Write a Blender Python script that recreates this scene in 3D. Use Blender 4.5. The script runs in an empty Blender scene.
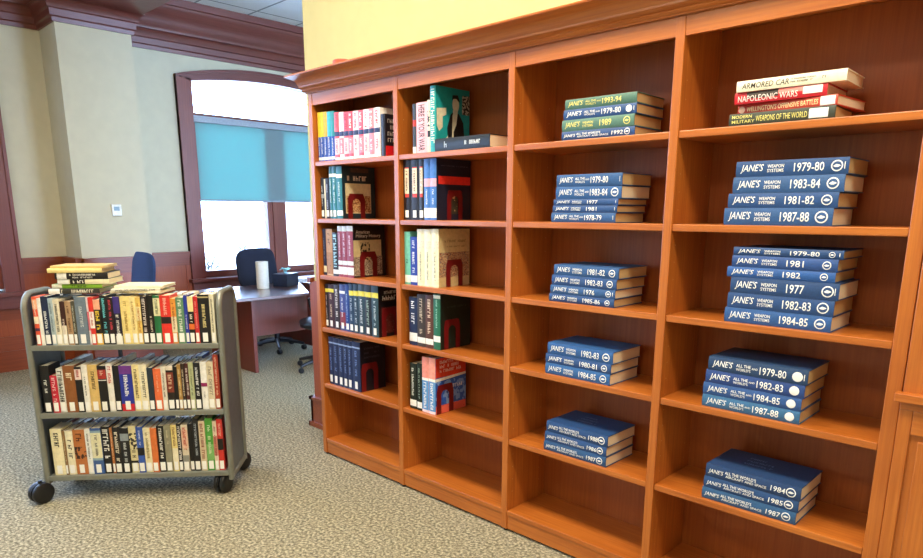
import bpy, math, random
from mathutils import Matrix, Vector
R = math.radians
rng = random.Random(7)
sc = bpy.context.scene
COL = sc.collection

# ---------------------------------------------------------------- materials
def lin(c):
    return c / 12.92 if c <= .04045 else ((c + .055) / 1.055) ** 2.4
def hexc(h):
    return tuple(lin(int(h[i:i+2], 16) / 255) for i in (0, 2, 4)) + (1,)
MATS = {}
def new_mat(name):
    m = bpy.data.materials.new(name); m.use_nodes = True
    nt = m.node_tree; b = nt.nodes['Principled BSDF']
    return m, nt, b
def mat(h, rough=.55, var=.10, scale=60, metal=0, bump=0, spec=.5):
    k = (h, rough, var, scale, metal, bump)
    if k in MATS: return MATS[k]
    m, nt, b = new_mat('paint_' + h)
    b.inputs['Roughness'].default_value = rough; b.inputs['Metallic'].default_value = metal
    b.inputs['Specular IOR Level'].default_value = spec
    tc = nt.nodes.new('ShaderNodeTexCoord'); n = nt.nodes.new('ShaderNodeTexNoise')
    n.inputs['Scale'].default_value = scale; n.inputs['Detail'].default_value = 3
    nt.links.new(tc.outputs['Object'], n.inputs['Vector'])
    r = nt.nodes.new('ShaderNodeValToRGB'); c = hexc(h)
    r.color_ramp.elements[0].position = .3; r.color_ramp.elements[1].position = .7
    r.color_ramp.elements[0].color = tuple(x * (1 - var) for x in c[:3]) + (1,)
    r.color_ramp.elements[1].color = tuple(min(1, x * (1 + var)) for x in c[:3]) + (1,)
    nt.links.new(n.outputs['Fac'], r.inputs['Fac']); nt.links.new(r.outputs['Color'], b.inputs['Base Color'])
    if bump:
        bp = nt.nodes.new('ShaderNodeBump'); bp.inputs['Strength'].default_value = bump; bp.inputs['Distance'].default_value = .002
        nt.links.new(n.outputs['Fac'], bp.inputs['Height']); nt.links.new(bp.outputs['Normal'], b.inputs['Normal'])
    MATS[k] = m
    return m
def wood(name, dark, light, rough=.35, axis='Z', coat=.25, scale=1.0):
    m, nt, b = new_mat(name)
    b.inputs['Roughness'].default_value = rough
    b.inputs['Coat Weight'].default_value = coat; b.inputs['Coat Roughness'].default_value = .25
    tc = nt.nodes.new('ShaderNodeTexCoord'); mp = nt.nodes.new('ShaderNodeMapping')
    s = {'Z': (90, 90, 2.5), 'X': (2.5, 90, 90), 'Y': (90, 2.5, 90)}[axis]
    mp.inputs['Scale'].default_value = tuple(x * scale for x in s)
    nt.links.new(tc.outputs['Object'], mp.inputs['Vector'])
    n = nt.nodes.new('ShaderNodeTexNoise'); n.inputs['Scale'].default_value = 1; n.inputs['Detail'].default_value = 6; n.inputs['Roughness'].default_value = .65
    nt.links.new(mp.outputs['Vector'], n.inputs['Vector'])
    n2 = nt.nodes.new('ShaderNodeTexNoise'); n2.inputs['Scale'].default_value = 2.2; n2.inputs['Detail'].default_value = 2
    nt.links.new(tc.outputs['Object'], n2.inputs['Vector'])
    mx = nt.nodes.new('ShaderNodeMath'); mx.operation = 'MULTIPLY_ADD'; mx.inputs[1].default_value = .3
    nt.links.new(n2.outputs['Fac'], mx.inputs[0]); 
    ms = nt.nodes.new('ShaderNodeMath'); ms.operation = 'MULTIPLY'; ms.inputs[1].default_value = .7
    nt.links.new(n.outputs['Fac'], ms.inputs[0]); nt.links.new(ms.outputs[0], mx.inputs[2])
    r = nt.nodes.new('ShaderNodeValToRGB')
    r.color_ramp.elements[0].position = .32; r.color_ramp.elements[1].position = .68
    r.color_ramp.elements[0].color = hexc(dark); r.color_ramp.elements[1].color = hexc(light)
    nt.links.new(mx.outputs[0], r.inputs['Fac']); nt.links.new(r.outputs['Color'], b.inputs['Base Color'])
    return m
def art(name, cols, scale=45, rough=.4, detail=4, kind='noise'):
    if name in MATS: return MATS[name]
    m, nt, b = new_mat(name); b.inputs['Roughness'].default_value = rough
    tc = nt.nodes.new('ShaderNodeTexCoord')
    n = nt.nodes.new('ShaderNodeTexNoise'); n.inputs['Scale'].default_value = scale; n.inputs['Detail'].default_value = detail
    nt.links.new(tc.outputs['Object'], n.inputs['Vector'])
    r = nt.nodes.new('ShaderNodeValToRGB'); cr = r.color_ramp; cr.interpolation = 'CONSTANT'
    k = len(cols)
    while len(cr.elements) < k: cr.elements.new(.5)
    for i, c in enumerate(cols):
        cr.elements[i].position = 0 if i == 0 else .34 + .32 * (i - 1) / max(1, k - 2) if k > 2 else .5
        cr.elements[i].color = hexc(c)
    nt.links.new(n.outputs['Fac'], r.inputs['Fac']); nt.links.new(r.outputs['Color'], b.inputs['Base Color'])
    MATS[name] = m
    return m

W_Z = wood('bookcase_wood_upright_grain', '9e5019', 'c4742e')
W_X = wood('bookcase_wood_long_grain', '9e5019', 'c4742e', axis='X')
W_BACK = wood('bookcase_wood_back_panel', '8e4412', 'ac5e22', rough=.5, coat=.1)
W_TRIM = wood('dark_trim_wood', '5f2b24', '7a3c32', axis='Y', rough=.4)
W_TRIMZ = wood('dark_trim_wood_vertical', '6a2c20', '85402f', axis='Z', rough=.4)
W_WAIN = wood('wainscot_wood', '84350f', 'a8501c', axis='Z', rough=.45)
W_WAINY = wood('wainscot_wood_rail', '74300f', '94451c', axis='Y', rough=.4)
W_DESK = wood('desk_mahogany', '4a1d14', '6b3020', axis='Y', rough=.30, coat=1.0)
W_DESK.node_tree.nodes['Principled BSDF'].inputs['Coat IOR'].default_value = 1.9
W_DESKZ = wood('desk_mahogany_side', '5a2216', '763222', axis='Z', rough=.35)
WALLM = mat('cfc8ac', .75, .03, 9)
CEILM = None
def ceiling_mat():
    m, nt, b = new_mat('acoustic_ceiling_tiles'); b.inputs['Roughness'].default_value = .9
    tc = nt.nodes.new('ShaderNodeTexCoord')
    br = nt.nodes.new('ShaderNodeTexBrick'); br.offset = 0; br.inputs['Scale'].default_value = 1
    br.inputs['Brick Width'].default_value = 1.22; br.inputs['Row Height'].default_value = .61
    br.inputs['Mortar Size'].default_value = .012; br.inputs['Mortar Smooth'].default_value = 0
    br.inputs['Color1'].default_value = hexc('e9edf0'); br.inputs['Color2'].default_value = hexc('e4e9ee'); br.inputs['Mortar'].default_value = hexc('8f979d')
    nt.links.new(tc.outputs['Object'], br.inputs['Vector']); nt.links.new(br.outputs['Color'], b.inputs['Base Color'])
    return m
def carpet_mat():
    m, nt, b = new_mat('speckled_loop_carpet'); b.inputs['Roughness'].default_value = .95; b.inputs['Specular IOR Level'].default_value = .15
    tc = nt.nodes.new('ShaderNodeTexCoord')
    n = nt.nodes.new('ShaderNodeTexNoise'); n.inputs['Scale'].default_value = 70; n.inputs['Detail'].default_value = 4; n.inputs['Roughness'].default_value = .6
    nt.links.new(tc.outputs['Object'], n.inputs['Vector'])
    v = nt.nodes.new('ShaderNodeTexVoronoi'); v.inputs['Scale'].default_value = 110
    nt.links.new(tc.outputs['Object'], v.inputs['Vector'])
    r = nt.nodes.new('ShaderNodeValToRGB'); cr = r.color_ramp
    cr.elements[0].position = .36; cr.elements[0].color = hexc('625e50'); cr.elements[1].position = .64; cr.elements[1].color = hexc('c3bba2')
    e = cr.elements.new(.5); e.color = hexc('8f8a76')
    nt.links.new(n.outputs['Fac'], r.inputs['Fac'])
    mx = nt.nodes.new('ShaderNodeMix'); mx.data_type = 'RGBA'; mx.blend_type = 'MULTIPLY'; mx.inputs[0].default_value = .25
    nt.links.new(r.outputs['Color'], mx.inputs[6]); nt.links.new(v.outputs['Color'], mx.inputs[7])
    nt.links.new(r.outputs['Color'], b.inputs['Base Color'])
    bp = nt.nodes.new('ShaderNodeBump'); bp.inputs['Strength'].default_value = .6; bp.inputs['Distance'].default_value = .006
    nt.links.new(n.outputs['Fac'], bp.inputs['Height']); nt.links.new(bp.outputs['Normal'], b.inputs['Normal'])
    return m
def glass_mat():
    m, nt, b = new_mat('window_glass')
    t = nt.nodes.new('ShaderNodeBsdfTransparent'); t.inputs['Color'].default_value = (.96, .98, 1, 1)
    g = nt.nodes.new('ShaderNodeBsdfGlossy'); g.inputs['Roughness'].default_value = .02
    f = nt.nodes.new('ShaderNodeFresnel'); f.inputs['IOR'].default_value = 1.3
    x = nt.nodes.new('ShaderNodeMixShader')
    nt.links.new(f.outputs[0], x.inputs[0]); nt.links.new(t.outputs[0], x.inputs[1]); nt.links.new(g.outputs[0], x.inputs[2])
    nt.links.new(x.outputs[0], nt.nodes['Material Output'].inputs['Surface'])
    return m
def shade_mat():
    m, nt, b = new_mat('translucent_roller_shade_cloth')
    t = nt.nodes.new('ShaderNodeBsdfTranslucent'); t.inputs['Color'].default_value = (.10, .38, .34, 1)
    d = nt.nodes.new('ShaderNodeBsdfDiffuse'); d.inputs['Color'].default_value = hexc('b9cfd4')
    x = nt.nodes.new('ShaderNodeMixShader'); x.inputs[0].default_value = .4
    nt.links.new(t.outputs[0], x.inputs[1]); nt.links.new(d.outputs[0], x.inputs[2])
    nt.links.new(x.outputs[0], nt.nodes['Material Output'].inputs['Surface'])
    return m
PAPER = mat('e9dcc0', .8, .06, 300)
PAPER_OLD = mat('c6a978', .8, .10, 300)
STICK = mat('f4f4f0', .5, .02)
STEEL = mat('84877f', .42, .08, 30, metal=.35)
STEEL_D = mat('6b737c', .45, .08, 30, metal=.35)
MAROON = mat('6e1419', .35, .06, 40)
BLACKP = mat('14151a', .4, .1, 40)
FABRIC = mat('223a66', .9, .25, 220, bump=.4)
FABRIC2 = mat('1a2034', .9, .25, 220, bump=.4)

# ---------------------------------------------------------------- mesh builder
class MB:
    def __init__(s): s.v = []; s.f = []; s.mi = []; s.m = []
    def mid(s, m):
        if m not in s.m: s.m.append(m)
        return s.m.index(m)
    def add(s, vs, fs, m):
        o = len(s.v); s.v += [tuple(v) for v in vs]; i = s.mid(m)
        for f in fs: s.f.append(tuple(o + k for k in f)); s.mi.append(i)
    def box(s, x0, x1, y0, y1, z0, z1, m, bev=0):
        if bev:
            b = bev
            # chamfered box: three nested shells of rings along z
            def ring(z, i): return [(x0+i, y0+b if i == 0 else y0+i, z)]
            P = []
            for (z, i) in ((z0, b), (z0+b, 0), (z1-b, 0), (z1, b)):
                xa, xb, ya, yb = x0+i, x1-i, y0+i, y1-i
                c = b*.6
                P.append([(xa+c, ya, z), (xb-c, ya, z), (xb, ya+c, z), (xb, yb-c, z), (xb-c, yb, z), (xa+c, yb, z), (xa, yb-c, z), (xa, ya+c, z)])
            vs = [p for r in P for p in r]; fs = []
            for k in range(3):
                for j in range(8):
                    a = k*8+j; c2 = k*8+(j+1) % 8; fs.append((a, c2, c2+8, a+8))
            fs.append(tuple(reversed(range(8)))); fs.append(tuple(range(24, 32)))
            s.add(vs, fs, m); return
        vs = [(x0,y0,z0),(x1,y0,z0),(x1,y1,z0),(x0,y1,z0),(x0,y0,z1),(x1,y0,z1),(x1,y1,z1),(x0,y1,z1)]
        s.add(vs, [(0,3,2,1),(4,5,6,7),(0,1,5,4),(1,2,6,5),(2,3,7,6),(3,0,4,7)], m)
    def prism(s, poly, fn, a, b, m):
        n = len(poly)
        vs = [fn(p, a) for p in poly] + [fn(p, b) for p in poly]
        fs = [(i, (i+1) % n, (i+1) % n + n, i + n) for i in range(n)]
        fs.append(tuple(reversed(range(n)))); fs.append(tuple(range(n, 2*n)))
        s.add(vs, fs, m)
    def tube(s, pts, r, m, seg=10, closed=False):
        pts = [Vector(p) for p in pts]; n = len(pts); rings = []
        up = None
        for i, p in enumerate(pts):
            if closed: t = (pts[(i+1) % n] - pts[i-1]).normalized()
            else: t = (pts[min(i+1, n-1)] - pts[max(i-1, 0)]).normalized()
            if up is None:
                up = t.orthogonal().normalized()
            else:
                up = (up - t * up.dot(t)).normalized()
            w = t.cross(up); rr = r[i] if isinstance(r, (list, tuple)) else r
            rings.append([tuple(p + (up * math.cos(2*math.pi*k/seg) + w * math.sin(2*math.pi*k/seg)) * rr) for k in range(seg)])
        vs = [q for g in rings for q in g]; fs = []
        for i in range(n if closed else n-1):
            for k in range(seg):
                a = i*seg+k; b = i*seg+(k+1) % seg; c = ((i+1) % n)*seg
                fs.append((a, b, c+(k+1) % seg, c+k))
        if not closed:
            fs.append(tuple(reversed(range(seg)))); fs.append(tuple(range((n-1)*seg, n*seg)))
        s.add(vs, fs, m)
    def lathe(s, prof, m, seg=20, c=(0,0,0), axis='Z'):
        vs = []; n = len(prof)
        for r, z in prof:
            for k in range(seg):
                a = 2*math.pi*k/seg; x, y = r*math.cos(a), r*math.sin(a)
                vs.append({'Z': (c[0]+x, c[1]+y, c[2]+z), 'Y': (c[0]+x, c[1]+z, c[2]+y), 'X': (c[0]+z, c[1]+x, c[2]+y)}[axis])
        fs = []
        for i in range(n-1):
            for k in range(seg):
                a = i*seg+k; b = i*seg+(k+1) % seg; fs.append((a, b, b+seg, a+seg))
        fs.append(tuple(reversed(range(seg)))); fs.append(tuple(range((n-1)*seg, n*seg)))
        s.add(vs, fs, m)
    def build(s, name, parent=None, smooth=False, bevel=0):
        me = bpy.data.meshes.new(name); me.from_pydata(s.v, [], s.f)
        for m in s.m: me.materials.append(m)
        for i, p in enumerate(me.polygons): p.material_index = s.mi[i]; p.use_smooth = smooth
        import bmesh
        bm = bmesh.new(); bm.from_mesh(me); bmesh.ops.recalc_face_normals(bm, faces=bm.faces); bm.to_mesh(me); bm.free()
        me.update()
        if smooth:
            try: me.set_sharp_from_angle(angle=R(35))
            except Exception: pass
        o = bpy.data.objects.new(name, me); COL.objects.link(o)
        if parent: o.parent = parent
        if bevel:
            b = o.modifiers.new('soft_edges', 'BEVEL'); b.width = bevel; b.segments = 2; b.limit_method = 'ANGLE'
        return o
def flat(s_v, s_f, m, name, parent):    # flat printed marks: keep orientation as given
    me = bpy.data.meshes.new(name); me.from_pydata(s_v, [], s_f); me.materials.append(m); me.update()
    o = bpy.data.objects.new(name, me); COL.objects.link(o); o.parent = parent; return o
def tag(o, label=None, cat=None, group=None, kind=None):
    if label: o['label'] = label
    if cat: o['category'] = cat
    if group: o['group'] = group
    if kind: o['kind'] = kind
    return o
def empty(name, loc=(0,0,0), rz=0):
    o = bpy.data.objects.new(name, None); COL.objects.link(o); o.location = loc; o.rotation_euler = (0,0,rz); return o
def struct(mb, name, **k): return tag(mb.build(name, **k), kind='structure')

# ---------------------------------------------------------------- text
TC = {}
def text2d(st, shear=0., bold=.0):
    """vertices and faces of a word, cap height 1, starting at x=0"""
    k = (st, shear, bold)
    if k in TC: return TC[k]
    cu = bpy.data.curves.new('t', 'FONT'); cu.body = st; cu.size = 1; cu.shear = shear; cu.offset = bold; cu.resolution_u = 2
    o = bpy.data.objects.new('t', cu); COL.objects.link(o)
    dg = bpy.context.evaluated_depsgraph_get(); dg.update()
    me = bpy.data.meshes.new_from_object(o.evaluated_get(dg))
    me.calc_loop_triangles(); vs = [(v.co.x, v.co.y) for v in me.vertices]; fs = [tuple(p.vertices) for p in me.loop_triangles]
    bpy.data.objects.remove(o); bpy.data.curves.remove(cu); bpy.data.meshes.remove(me)
    x0 = min(v[0] for v in vs); x1 = max(v[0] for v in vs); y0 = min(v[1] for v in vs); y1 = max(v[1] for v in vs)
    vs = [((x-x0)/(x1-x0), (y-y0)/(y1-y0)) for x, y in vs]
    TC[k] = (vs, fs, (x1-x0)/(y1-y0)); return TC[k]
class Print:
    """flat marks mapped onto a face of a book; rect/text in (a along text, b up)"""
    def __init__(s, fn, tol=None): s.fn = fn; s.d = {}; s.tol = tol
    tol = None
    def _add(s, m, vs, fs):
        V, F = s.d.setdefault(m, ([], [])); o = len(V)
        if s.tol:      # cut faces finely across the rounded spine so the print follows it
            out = []
            def cut(tri, dep=0):
                e = [(abs(tri[i][1]-tri[(i+1) % 3][1]), i) for i in range(3)]; L, i = max(e)
                if L <= s.tol or dep > 7: out.append(tri); return
                p, q, r = tri[i], tri[(i+1) % 3], tri[(i+2) % 3]; mm = ((p[0]+q[0])/2, (p[1]+q[1])/2)
                cut((p, mm, r), dep+1); cut((mm, q, r), dep+1)
            for f in fs:
                for k in range(1, len(f)-1): cut((vs[f[0]], vs[f[k]], vs[f[k+1]]))
            for t in out:
                o = len(V); V += [s.fn(a, b) for a, b in t]; F.append((o, o+1, o+2))
            return
        V += [s.fn(a, b) for a, b in vs]; F += [tuple(o+i for i in f) for f in fs]
    def rect(s, a0, a1, b0, b1, m, nb=6):
        vs = []; fs = []
        for i in range(nb+1):
            b = b0+(b1-b0)*i/nb; vs += [(a0, b), (a1, b)]
        for i in range(nb): fs.append((2*i, 2*i+1, 2*i+3, 2*i+2))
        s._add(m, vs, fs)
    def poly(s, pts, m): s._add(m, pts, [tuple(range(len(pts)))])
    def text(s, st, a0, a1, b0, b1, m, shear=0, bold=0):
        vs, fs, _ = text2d(st, shear, bold)
        s._add(m, [(a0+(a1-a0)*x, b0+(b1-b0)*y) for x, y in vs], fs)
    def ring(s, a, b, r, m, w=.25, n=18):
        vs = []
        for i in range(n):
            t = 2*math.pi*i/n; vs += [(a+r*math.cos(t), b+r*math.sin(t)), (a+r*(1-w)*math.cos(t), b+r*(1-w)*math.sin(t))]
        s._add(m, vs, [(2*i, 2*i+1, (2*i+3) % (2*n), (2*i+2) % (2*n)) for i in range(n)])
    def disc(s, a, b, r, m, n=16):
        s._add(m, [(a+r*math.cos(2*math.pi*i/n), b+r*math.sin(2*math.pi*i/n)) for i in range(n)], [tuple(range(n))])
    def scrawl(s, a0, a1, b0, b1, m, rg):
        """unreadable small lettering: short strokes in a line"""
        h = b1-b0; a = a0
        while a < a1 - h*.3:
            w = h*rg.uniform(.45, .75); w = min(w, a1-a)
            if rg.random() > .13:
                st = h*.2; k = rg.random()
                s.rect(a, a+st, b0, b1, m, 2)
                if k < .7: s.rect(a+w-st, a+w, b0, b1 if k < .35 else b0+h*.5, m, 2)
                if k > .2: 
                    y = b0 + (h*.4 if k < .6 else h*.8); s.rect(a, a+w, y, y+h*.2, m, 2)
            a += w+h*.2
    def build(s, name, parent):
        V = []; F = []; MI = []; ms = []
        c0 = s.fn(.01, 0); ca = s.fn(.02, 0); cb_ = s.fn(.01, .001)
        nv = (Vector(ca)-Vector(c0)).cross(Vector(cb_)-Vector(c0)); ax = (1, 0, 0) if abs(nv.x) > abs(nv.y) else (0, -1, 0)
        for m, (v, f) in s.d.items():
            k = .00018*len(ms); v = [(q[0]+ax[0]*k, q[1]+ax[1]*k, q[2]) for q in v]
            o = len(V); V += v; ms.append(m)
            F += [tuple(o+i for i in q) for q in f]; MI += [len(ms)-1]*len(f)
        if not V: return None
        me = bpy.data.meshes.new(name); me.from_pydata(V, [], F)
        for m in ms: me.materials.append(m)
        for i, p in enumerate(me.polygons): p.material_index = MI[i]
        me.update(); o = bpy.data.objects.new(name, me); COL.objects.link(o); o.parent = parent; return o

# ---------------------------------------------------------------- books
def book(t, h, d, cover, label, group, loc, rz=0, flatdown=False, bulge=None, over=.003, pages=None, page_parts=True, name='book'):
    """book standing on its tail, spine at y=0 facing -Y, thickness along +X.  Returns root + spine mapper"""
    bt = min(.0028, t*.15)
    bulge = min(.003, t*.12) if bulge is None else bulge
    mb = MB(); n = 6
    out = [(i*t/n, -bulge*(1-((i/n-.5)*2)**2)) for i in range(n+1)]
    inn = [(bt+(t-2*bt)*i/n, bt-bulge*.6*(1-((i/n-.5)*2)**2)) for i in range(n+1)]
    poly = [(0, d)] + out + [(t, d), (t-bt, d)] + list(reversed(inn)) + [(bt, d)]
    # C-shaped cover as strips (outer loop k <-> inner loop k)
    o_ = [(0, d)] + out + [(t, d)]; i_ = [(bt, d)] + inn + [(t-bt, d)]
    L = len(o_); vs = [(x, y, z) for z in (0, h) for (x, y) in o_] + [(x, y, z) for z in (0, h) for (x, y) in i_]
    fs = []
    for k in range(L-1):
        fs += [(k, k+1, L+k+1, L+k), (2*L+k+1, 2*L+k, 3*L+k, 3*L+k+1), (k+1, k, 2*L+k, 2*L+k+1), (L+k, L+k+1, 3*L+k+1, 3*L+k)]
    fs += [(0, L, 3*L, 2*L), (L-1, 3*L-1, 4*L-1, 2*L-1)]
    mb.add(vs, fs, cover)
    root = mb.build(name)
    tag(root, label, 'book', group)
    if page_parts:
        pb = MB(); pb.box(bt+.0002, t-bt-.0002, bt, d-over, over, h-over, pages or PAPER)
        pb.build('pages', root)
    if flatdown:
        root.matrix_world = Matrix.Translation(loc) @ Matrix.Rotation(rz, 4, 'Z') @ Matrix.Rotation(R(-90), 4, 'Y')
    else:
        root.matrix_world = Matrix.Translation(loc) @ Matrix.Rotation(rz, 4, 'Z')
    e = .0005
    def spine(a, b):   # a from head downwards, b from -t/2 .. t/2
        return (t/2+b, -bulge*(1-(2*b/t)**2)-e, h-a)
    def front(u, v): return (t+e, u, v)
    return root, spine, front

# ================================================================ THE ROOM
# bookcase front plane is y=0, x runs along it; window wall is the plane x=-4.1
CZ = 3.68
mb = MB(); mb.box(-4.4, 6.2, -6.6, 5.2, -.1, 0, carpet_mat()); struct(mb, 'floor')
mb = MB(); mb.box(-4.4, 6.2, -6.6, 5.2, CZ, CZ+.1, ceiling_mat()); struct(mb, 'ceiling')
mb = MB(); mb.box(-.5, 6.2, .32, .62, 0, CZ, mat('cfc68c', .75, .03, 9)); struct(mb, 'wall_bookcase')
mb = MB(); mb.box(6.1, 6.3, -6.6, .32, 0, CZ, WALLM); struct(mb, 'wall_right')
mb = MB(); mb.box(-4.35, 6.3, -6.7, -6.5, 0, CZ, WALLM); struct(mb, 'wall_back')
mb = MB(); mb.box(-4.35, 6.3, 5.0, 5.2, 0, CZ, WALLM); struct(mb, 'wall_far')

def yz(p, x): return (x, p[0], p[1])
def arc(y0, y1, z, rise, n=16):
    """points of a segmental arch from (y0,z) to (y1,z)"""
    h = (y1-y0)/2; rad = (h*h+rise*rise)/(2*rise); cy = (y0+y1)/2; cz = z+rise-rad
    out = []
    a0 = math.asin(h/rad)
    for i in range(n+1):
        a = -a0+2*a0*i/n; out.append((cy+rad*math.sin(a), cz+rad*math.cos(a)))
    return out
WINS = [(1.20, 3.22), (-3.0, -.79), (-6.0, -3.75)]
ZS, ZT, RISE = .83, 2.93, .09
mb = MB()
XW0, XW1 = -4.36, -4.10
spans = sorted(WINS); y = -6.6
for (a, b) in spans:
    mb.box(XW0, XW1, y, a, 0, CZ, WALLM); y = b
    mb.box(XW0, XW1, a, b, 0, ZS-.06, WALLM)
    pts = arc(a, b, ZT, RISE)
    for i in range(len(pts)-1):
        mb.prism([pts[i], pts[i+1], (pts[i+1][0], CZ), (pts[i][0], CZ)], yz, XW0, XW1, WALLM)
mb.box(XW0, XW1, y, 5.2, 0, CZ, WALLM)
struct(mb, 'wall_window')
# projecting pilaster
PY0, PY1, PX = -.215, .445, -3.63
mb = MB(); mb.box(-4.1, PX, PY0, PY1, 0, CZ, WALLM); struct(mb, 'wall_pilaster')
# beam above pilaster
mb = MB(); mb.box(-4.0, 6.1, PY0-.02, PY1+.09, 3.37, CZ, W_TRIM)
bm_ = mb
GL = glass_mat(); SH = shade_mat()
def window(n, y0, y1, mull, shades=True):
    fr = MB()
    # casing on the wall face: jambs and arch
    for ya, yb in ((y0-.165, y0), (y1, y1+.165)):
        fr.box(-4.1, -4.055, ya, yb, .72, ZT+.03, W_TRIMZ)
        fr.box(-4.1, -4.04, ya if ya < y0 else yb-.03, (ya+.03) if ya < y0 else yb, .72, ZT+.03, W_TRIMZ)
    oi = arc(y0, y1, ZT, RISE); oo = arc(y0-.165, y1+.165, ZT+.055, .155)
    for i in range(len(oi)-1):
        fr.prism([oi[i], oi[i+1], oo[i+1], oo[i]], yz, -4.1, -4.055, W_TRIM)
        fr.prism([(oo[i][0], oo[i][1]-.03), (oo[i+1][0], oo[i+1][1]-.03), oo[i+1], oo[i]], yz, -4.1, -4.04, W_TRIM)
    # deep jamb lining and stool
    fr.box(-4.3, -4.1, y0, y0+.03, ZS-.03, ZT, W_TRIMZ); fr.box(-4.3, -4.1, y1-.03, y1, ZS-.03, ZT, W_TRIMZ)
    root = tag(fr.build('window_%d' % n), kind='structure')
    s = MB(); s.box(-4.3, -3.98, y0-.2, y1+.2, ZS-.10, ZS-.06, W_TRIM); s.box(-4.1, -4.02, y0-.17, y1+.17, ZS-.22, ZS-.10, W_TRIM)
    s.build('window_sill', root, bevel=.006)
    sh = MB()
    sh.box(-4.22, -4.14, y0+.03, y1-.03, ZS-.06, ZS+.015, W_TRIM)           # bottom rail
    sh.box(-4.22, -4.13, y0+.03, y1-.03, 2.505, 2.61, W_TRIM)              # transom
    sh.box(-4.24, -4.13, mull-.13, mull+.13, ZS-.06, 2.55, W_TRIMZ)          # mullion
    sh.box(-4.13, -4.115, mull-.06, mull+.06, ZS+.015, 2.5, W_TRIMZ)
    for q in (y0+.03, y1-.03-.02): sh.box(-4.22, -4.15, q, q+.02, ZS, 2.95, W_TRIMZ)
    sh.build('window_frame', root)
    g = MB()
    g.box(-4.20, -4.194, y0+.03, mull-.13, ZS, 2.52, GL); g.box(-4.20, -4.194, mull+.13, y1-.03, ZS, 2.52, GL)
    ai = arc(y0, y1, ZT, RISE)
    g.prism([(y0+.001, 2.6)] + ai + [(y1-.001, 2.6)], yz, -4.20, -4.194, GL)
    g.build('pane', root)
    if shades:
        r = empty('roller_shade', (0, 0, 0))
        c = MB(); c.box(-4.105, -4.102, y0+.012, y1-.012, 1.665, 2.52, SH); c.build('shade_cloth', r)
        c = MB(); c.box(-4.112, -4.095, y0+.012, y1-.012, 1.645, 1.667, mat('8e9aa5', .5)); c.build('hem_bar', r)
        c = MB(); c.box(-4.125, -4.065, y0+.006, y1-.006, 2.505, 2.575, mat('9aa3ad', .5)); c.build('roller_cassette', r, bevel=.006)
        return root, r
    return root, None
_, r = window(1, 1.20, 3.22, 2.22)
tag(r, 'pale blue translucent roller shade half lowered over the arched window behind the desk', 'window shade')
_, r = window(2, -3.0, -.79, -1.9, shades=False)
window(3, -6.0, -3.75, -4.9, shades=False)

# wainscot on the window wall and pilaster (panels in local plane)
def wains(name, p0, p1, outx, outy, panels):
    """p0->p1 floor points of the wall face; (outx,outy) outward normal"""
    p0 = Vector((p0[0], p0[1], 0)); p1 = Vector((p1[0], p1[1], 0)); d = (p1-p0); L = d.length; d.normalize(); o = Vector((outx, outy, 0))
    g = MB()
    def bx(a0, a1, t0, t1, z0, z1, m):
        P = [p0+d*a0+o*t0, p0+d*a1+o*t0, p0+d*a1+o*t1, p0+d*a0+o*t1]
        g.add([(q.x, q.y, z0) for q in P]+[(q.x, q.y, z1) for q in P], [(0,3,2,1),(4,5,6,7),(0,1,5,4),(1,2,6,5),(2,3,7,6),(3,0,4,7)], m)
    bx(0, L, 0, .022, 0, 1.06, W_WAIN)
    bx(0, L, .022, .034, .93, 1.03, W_WAINY); bx(0, L, .022, .034, .24, .34, W_WAINY)
    n = panels
    for i in range(n+1):
        c = L*i/n; bx(max(0, c-.05), min(L, c+.05), .022, .034, .34, .93, W_WAIN)
    bx(0, L, .022, .05, 0, .2, W_WAINY); bx(0, L, .022, .042, .2, .245, W_WAINY)
    bx(0, L, 0, .06, 1.045, 1.085, W_WAINY); bx(0, L, 0, .045, 1.02, 1.045, W_WAINY)
    return struct(g, name)
wains('trim_1', (-4.1, PY1), (-4.1, 1.03), 1, 0, 1)
wains('trim_2', (PX, PY0), (PX, PY1), 1, 0, 1)
wains('trim_3', (-4.1, PY0), (PX, PY0), 0, -1, 1)
wains('trim_4', (-4.1, -.62), (-4.1, PY0), 1, 0, 1)
def lowwain(name, ya, yb, n):
    g = MB(); g.box(-4.1, -4.078, ya, yb, 0, ZS-.22, W_WAIN); g.box(-4.078, -4.05, ya, yb, 0, .2, W_WAINY); g.box(-4.078, -4.066, ya, yb, .5, .6, W_WAINY); g.box(-4.078, -4.066, ya, yb, .2, .34, W_WAINY)
    for i in range(n+1):
        c = ya+(yb-ya)*i/n; g.box(-4.078, -4.066, max(ya, c-.05), min(yb, c+.05), .34, .5, W_WAIN)
    struct(g, name)
lowwain('trim_5', 1.03, 3.40, 3); lowwain('trim_6', -3.17, -.62, 3)

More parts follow.
